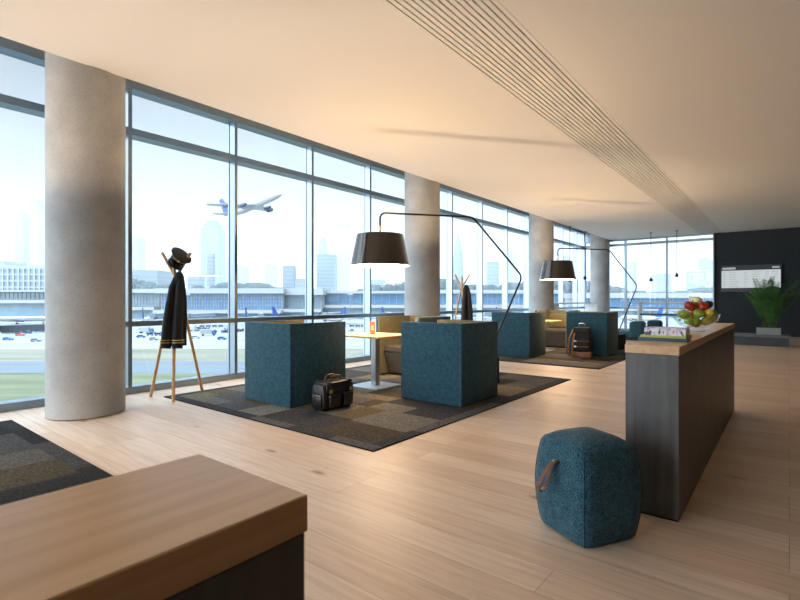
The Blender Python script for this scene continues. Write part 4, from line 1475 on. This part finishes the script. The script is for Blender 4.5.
# baggage carts standing in rows
def make_cart():
    t = thing('baggage_cart', 'x', 'cart')
    b = MB(); b.box(-1.6, -0.8, 0.5, 1.6, 0.8, 0.65); b.build('deck', VC['grey'], t, 0)
    b = MB(); b.box(-1.6, -0.8, 1.9, 1.6, 0.8, 2.05); b.box(-1.6, -0.8, 0.651, -1.5, 0.8, 1.899); b.box(1.5, -0.8, 0.651, 1.6, 0.8, 1.899); b.build('hood', VC['blue'], t, 0)
    b = MB(); b.box(-1.2, -0.6, 0.651, 1.2, 0.6, 1.5, 0.1, 1); b.build('luggage', OM['dark'], t, 0)
    for x in (-1.1, 1.1):
        for y in (-0.65, 0.65):
            b = MB(); b.cyl((x, y - 0.1, 0.25), (x, y + 0.1, 0.25), 0.25, n=10); b.build('wheel', OM['rubber'], t)
    return t
ct = make_cart()
rnd = random.Random(9)
first = True
for px, v_, n_, hd in ((150, 262, 4, 4), (186, 312, 5, -20), (202, 340, 4, 10), (224, 282, 4, 60), (5, 275, 4, 3), (33, 290, 4, -5), (320, 330, 3, 10), (352, 345, 3, -10), (452, 330, 4, 5), (500, 335, 3, 8), (645, 320, 4, 5), (690, 330, 3, -6)):
    p0 = Vector(out(U(px, v_), v_, GZ + 0.02))
    a = YAW + R(hd)
    for k in range(n_):
        o = ct if first else copy_tree(ct)
        first = False
        o.location = p0 + Vector((math.cos(a), math.sin(a), 0)) * 4.2 * k
        o.rotation_euler = (0, 0, a)
        tag(o, 'small hooded baggage cart coupled in a row on the pale apron', 'cart', 'baggage carts on the apron')

# lamp masts on the apron
for i, (px, v_) in enumerate(((350, 440), (188, 455))):
    t = thing('light_mast', ['thin apron light mast left of the nearer lamp', 'thin apron light mast right of the pilot cap'][i], 'mast', out(U(px, v_), v_), YAW)
    b = MB(); b.cyl((0, 0, 0), (0, 0, 24), 0.35, 0.2, n=10); b.build('pole', OM['grey'], t)
    b = MB(); b.box(-2.2, -0.5, 24, 2.2, 0.5, 25.2); b.build('lamp_head', OM['white'], t, 0)

# wooded rise behind the terminals
b = MB()
rnd = random.Random(5)
for i in range(520):
    u = rnd.uniform(-850, 850); v_ = rnd.uniform(690, 760)
    r = rnd.uniform(7, 13)
    hz = 8 + 7 * math.sin(u * 0.011) + 6 * math.sin(u * 0.027 + 1)
    b.ball((u, v_, hz + rnd.uniform(0, 6) + 21), r, 1, 1, 1.0, 8, 5)
b.box(-860, 690, 0, 860, 770, 28)
tag(b.build('treeline', OM['tree'], None, 60, (0, 0, GZ), (0, 0, YAW)), 'belt of hazy trees behind the terminals', 'trees', kind='stuff')

# skyline
def tower(px0, px1, ytop, v, m, label, style='flat', floors=30):
    u0, u1 = U(px0, v), U(px1, v)
    w = (u1 - u0) / 2
    t = thing('tower_block', label, 'building', out((u0 + u1) / 2, v), YAW, 'hazy skyline towers')
    H = Zy(ytop, v) - GZ
    b = MB()
    if style == 'flat':
        b.box(-w, -w, 0, w, w, H)
        top = H
    elif style == 'step':
        b.box(-w, -w, 0, w, w, H * 0.90); b.box(-w * 0.75, -w * 0.75, H * 0.90, w * 0.75, w * 0.75, H * 0.96); b.box(-w * 0.5, -w * 0.5, H * 0.96, w * 0.5, w * 0.5, H)
        top = H * 0.9
    elif style == 'spire':
        b.lathe([(w, 0), (w * 0.95, H * 0.5), (w * 0.7, H * 0.78), (w * 0.3, H * 0.92), (w * 0.05, H)], 16)
        top = H * 0.5
    elif style == 'slant':
        a = [b.v(p) for p in ((-w, -w, 0), (w, -w, 0), (w, w, 0), (-w, w, 0))]
        c = [b.v(p) for p in ((-w, -w, H), (w, -w, H * 0.9), (w, w, H * 0.9), (-w, w, H))]
        b.loft([a, c]); top = H * 0.88
    b.build('shaft', m, t, 30)
    b = MB()
    for j in range(1, floors):
        z = top * j / floors
        rr = w * (0.995 if style == 'spire' else 1) + 0.5
        b.box(-rr, -rr, z - 0.6, rr, rr, z + 0.6) if style != 'spire' else b.lathe([(rr, -0.6), (rr, 0.6)], 16, (0, 0, z))
    b.build('floor_bands', OM['towerB'] if m is not OM['towerB'] else OM['towerA'], t, 0)
    return t
TW = [(18, 26.5, 214, 1300, 'towerA', 'tall hazy tower left of the near column, left of the pair', 'flat'),
      (27.5, 44, 200, 1500, 'grey', 'tallest hazy slab tower, half hidden by the near column', 'step'),
      (-12, 16, 262, 1000, 'towerA', 'low broad hazy block at the left edge of the view', 'flat'),
      (128, 142, 238, 1450, 'towerA', 'hazy tower beside the first mullion, left of the pilot cap', 'flat'),
      (132, 166, 271, 850, 'grey', 'low wide bluish block left of the coat stand', 'flat'),
      (204, 222, 221, 1250, 'towerA', 'hazy stepped tower right of the pilot cap, below the airplane', 'step'),
      (208.5, 214, 254, 800, 'towerB', 'slim pale tower in front of the stepped tower', 'flat'),
      (190, 202, 276, 900, 'towerB', 'low pale block between the cap and the stepped tower', 'flat'),
      (224, 246, 262, 1600, 'grey', 'faint broad tower behind the second mullion', 'slant'),
      (266, 276, 262, 1700, 'towerA', 'faint tower above the blue glass terminal', 'slant'),
      (284, 295, 266, 900, 'towerA', 'squarish bluish tower over the white annex', 'flat'),
      (296, 310, 279, 900, 'grey', 'low block right of the squarish bluish tower', 'flat'),
      (318, 336, 255, 1000, 'towerA', 'broad hazy tower left of the nearer lamp shade', 'flat'),
      (319, 327, 238, 1250, 'grey', 'narrow tower rising behind the broad tower left of the lamp', 'step'),
      (337, 350, 224, 1800, 'towerA', 'very faint tall tower touching the nearer lamp shade', 'flat'),
      (372, 386, 280, 900, 'towerB', 'low pale block under the nearer lamp shade', 'flat'),
      (452, 464, 233, 1250, 'towerA', 'pointed supertall tower above the brown coat', 'spire'),
      (487, 498, 262, 1150, 'towerA', 'hazy tower inside the bend of the nearer lamp arm', 'flat'),
      (506, 517, 248, 1350, 'towerB', 'pale tower right of the nearer lamp arm bend', 'slant'),
      (560, 570, 256, 1350, 'towerA', 'hazy tower behind the farther lamp', 'step'),
      (627, 635, 262, 1300, 'towerA', 'hazy tower in the left end window', 'flat'),
      (655, 668, 274, 1100, 'grey', 'low hazy tower between the two end window pendants', 'flat'),
      (688, 697, 271, 1200, 'towerA', 'small hazy tower right of the higher pendant', 'flat'),
      (702, 714, 258, 1200, 'towerA', 'hazy tower beside the dark wall edge', 'slant')]
for (a, c, y, v_, m_, lab, st) in TW:
    tower(a, c, y, v_, OM[m_], lab, st, max(6, int((300 - y) / 3)))

# haze over the city: a real scattering volume
hz = bpy.data.materials.new('city_haze'); hz.use_nodes = True
nt = hz.node_tree; nt.nodes.clear()
vs = nd(nt, 'ShaderNodeVolumeScatter')
vs.inputs['Color'].default_value = (0.285, 0.30, 0.315, 1)
vs.inputs['Density'].default_value = 0.0016
vs.inputs['Anisotropy'].default_value = 0.0
o_ = nd(nt, 'ShaderNodeOutputMaterial'); L(nt, vs.outputs[0], o_.inputs['Volume'])
try: hz.cycles.homogeneous_volume = True
except Exception: pass
b = MB(); b.box(-3500, 430, 0.5, 3500, 4000, 260)
o = b.build('haze', hz, None, 0, (0, 0, GZ), (0, 0, YAW))
tag(o, 'pale haze hanging over the distant city', 'haze', kind='stuff')

# ------------------------------------------------------------------ light
w = bpy.data.worlds.new('overcast_sky'); bpy.context.scene.world = w
w.use_nodes = True
nt = w.node_tree
bg = nt.nodes['Background']
tc = nd(nt, 'ShaderNodeTexCoord')
sp = nd(nt, 'ShaderNodeSeparateXYZ')
L(nt, tc.outputs['Generated'], sp.inputs['Vector'])
r = ramp(nt, [(0.0, (0.88, 0.925, 0.96, 1)), (0.25, (0.87, 0.935, 0.985, 1)), (0.55, (0.70, 0.86, 1.0, 1)), (1.0, (0.62, 0.82, 1.0, 1))])
L(nt, sp.outputs['Z'], r.inputs['Fac'])
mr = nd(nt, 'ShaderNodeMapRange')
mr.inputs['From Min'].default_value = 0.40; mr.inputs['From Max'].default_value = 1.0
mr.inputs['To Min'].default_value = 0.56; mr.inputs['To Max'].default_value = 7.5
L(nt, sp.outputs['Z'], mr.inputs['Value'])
cl = nd(nt, 'ShaderNodeTexNoise'); cl.inputs['Scale'].default_value = 3.0; cl.inputs['Detail'].default_value = 5
L(nt, tc.outputs['Generated'], cl.inputs['Vector'])
cm = nd(nt, 'ShaderNodeMapRange'); cm.inputs['To Min'].default_value = 0.95; cm.inputs['To Max'].default_value = 1.05
L(nt, cl.outputs['Fac'], cm.inputs['Value'])
mu = nd(nt, 'ShaderNodeMath', operation='MULTIPLY')
L(nt, mr.outputs['Result'], mu.inputs[0]); L(nt, cm.outputs['Result'], mu.inputs[1])
# bright lobe added to the sky at the viewer's back to light near faces
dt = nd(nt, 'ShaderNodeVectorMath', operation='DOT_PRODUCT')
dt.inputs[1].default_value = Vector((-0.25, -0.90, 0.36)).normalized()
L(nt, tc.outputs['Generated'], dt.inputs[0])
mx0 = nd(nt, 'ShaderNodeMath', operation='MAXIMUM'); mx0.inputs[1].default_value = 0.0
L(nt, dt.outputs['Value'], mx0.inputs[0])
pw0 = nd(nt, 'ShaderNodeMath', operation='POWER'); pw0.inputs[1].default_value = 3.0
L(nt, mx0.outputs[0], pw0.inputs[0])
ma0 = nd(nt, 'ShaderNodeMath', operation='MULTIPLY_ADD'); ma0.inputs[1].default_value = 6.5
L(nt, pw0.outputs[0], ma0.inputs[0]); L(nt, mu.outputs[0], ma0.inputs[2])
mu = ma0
L(nt, r.outputs['Color'], bg.inputs['Color'])
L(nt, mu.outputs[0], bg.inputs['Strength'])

# ------------------------------------------------------------------ camera and view
cd = bpy.data.cameras.new('camera')
cd.lens = 486 / 800 * 36; cd.sensor_width = 36; cd.sensor_fit = 'HORIZONTAL'
cd.clip_start = 0.05; cd.clip_end = 12000
cd.dof.use_dof = True; cd.dof.focus_distance = 6.0; cd.dof.aperture_fstop = 8.0
cam = bpy.data.objects.new('camera', cd); C.objects.link(cam)
cam.location = (0, 0, 1.25); cam.rotation_euler = (PI / 2, 0, YAW)
sc = bpy.context.scene
sc.camera = cam
sc.view_settings.view_transform = 'Standard'
sc.view_settings.look = 'None'
sc.view_settings.gamma = 1.0
sc.view_settings.use_curve_mapping = False
sc.view_settings.exposure = 0.42
sc.cycles.use_denoising = True
sc.cycles.max_bounces = 10
sc.cycles.diffuse_bounces = 5
sc.cycles.glossy_bounces = 4
sc.cycles.transparent_max_bounces = 24
sc.cycles.volume_bounces = 3
sc.cycles.sample_clamp_indirect = 8
sc.cycles.caustics_reflective = False
sc.cycles.caustics_refractive = False
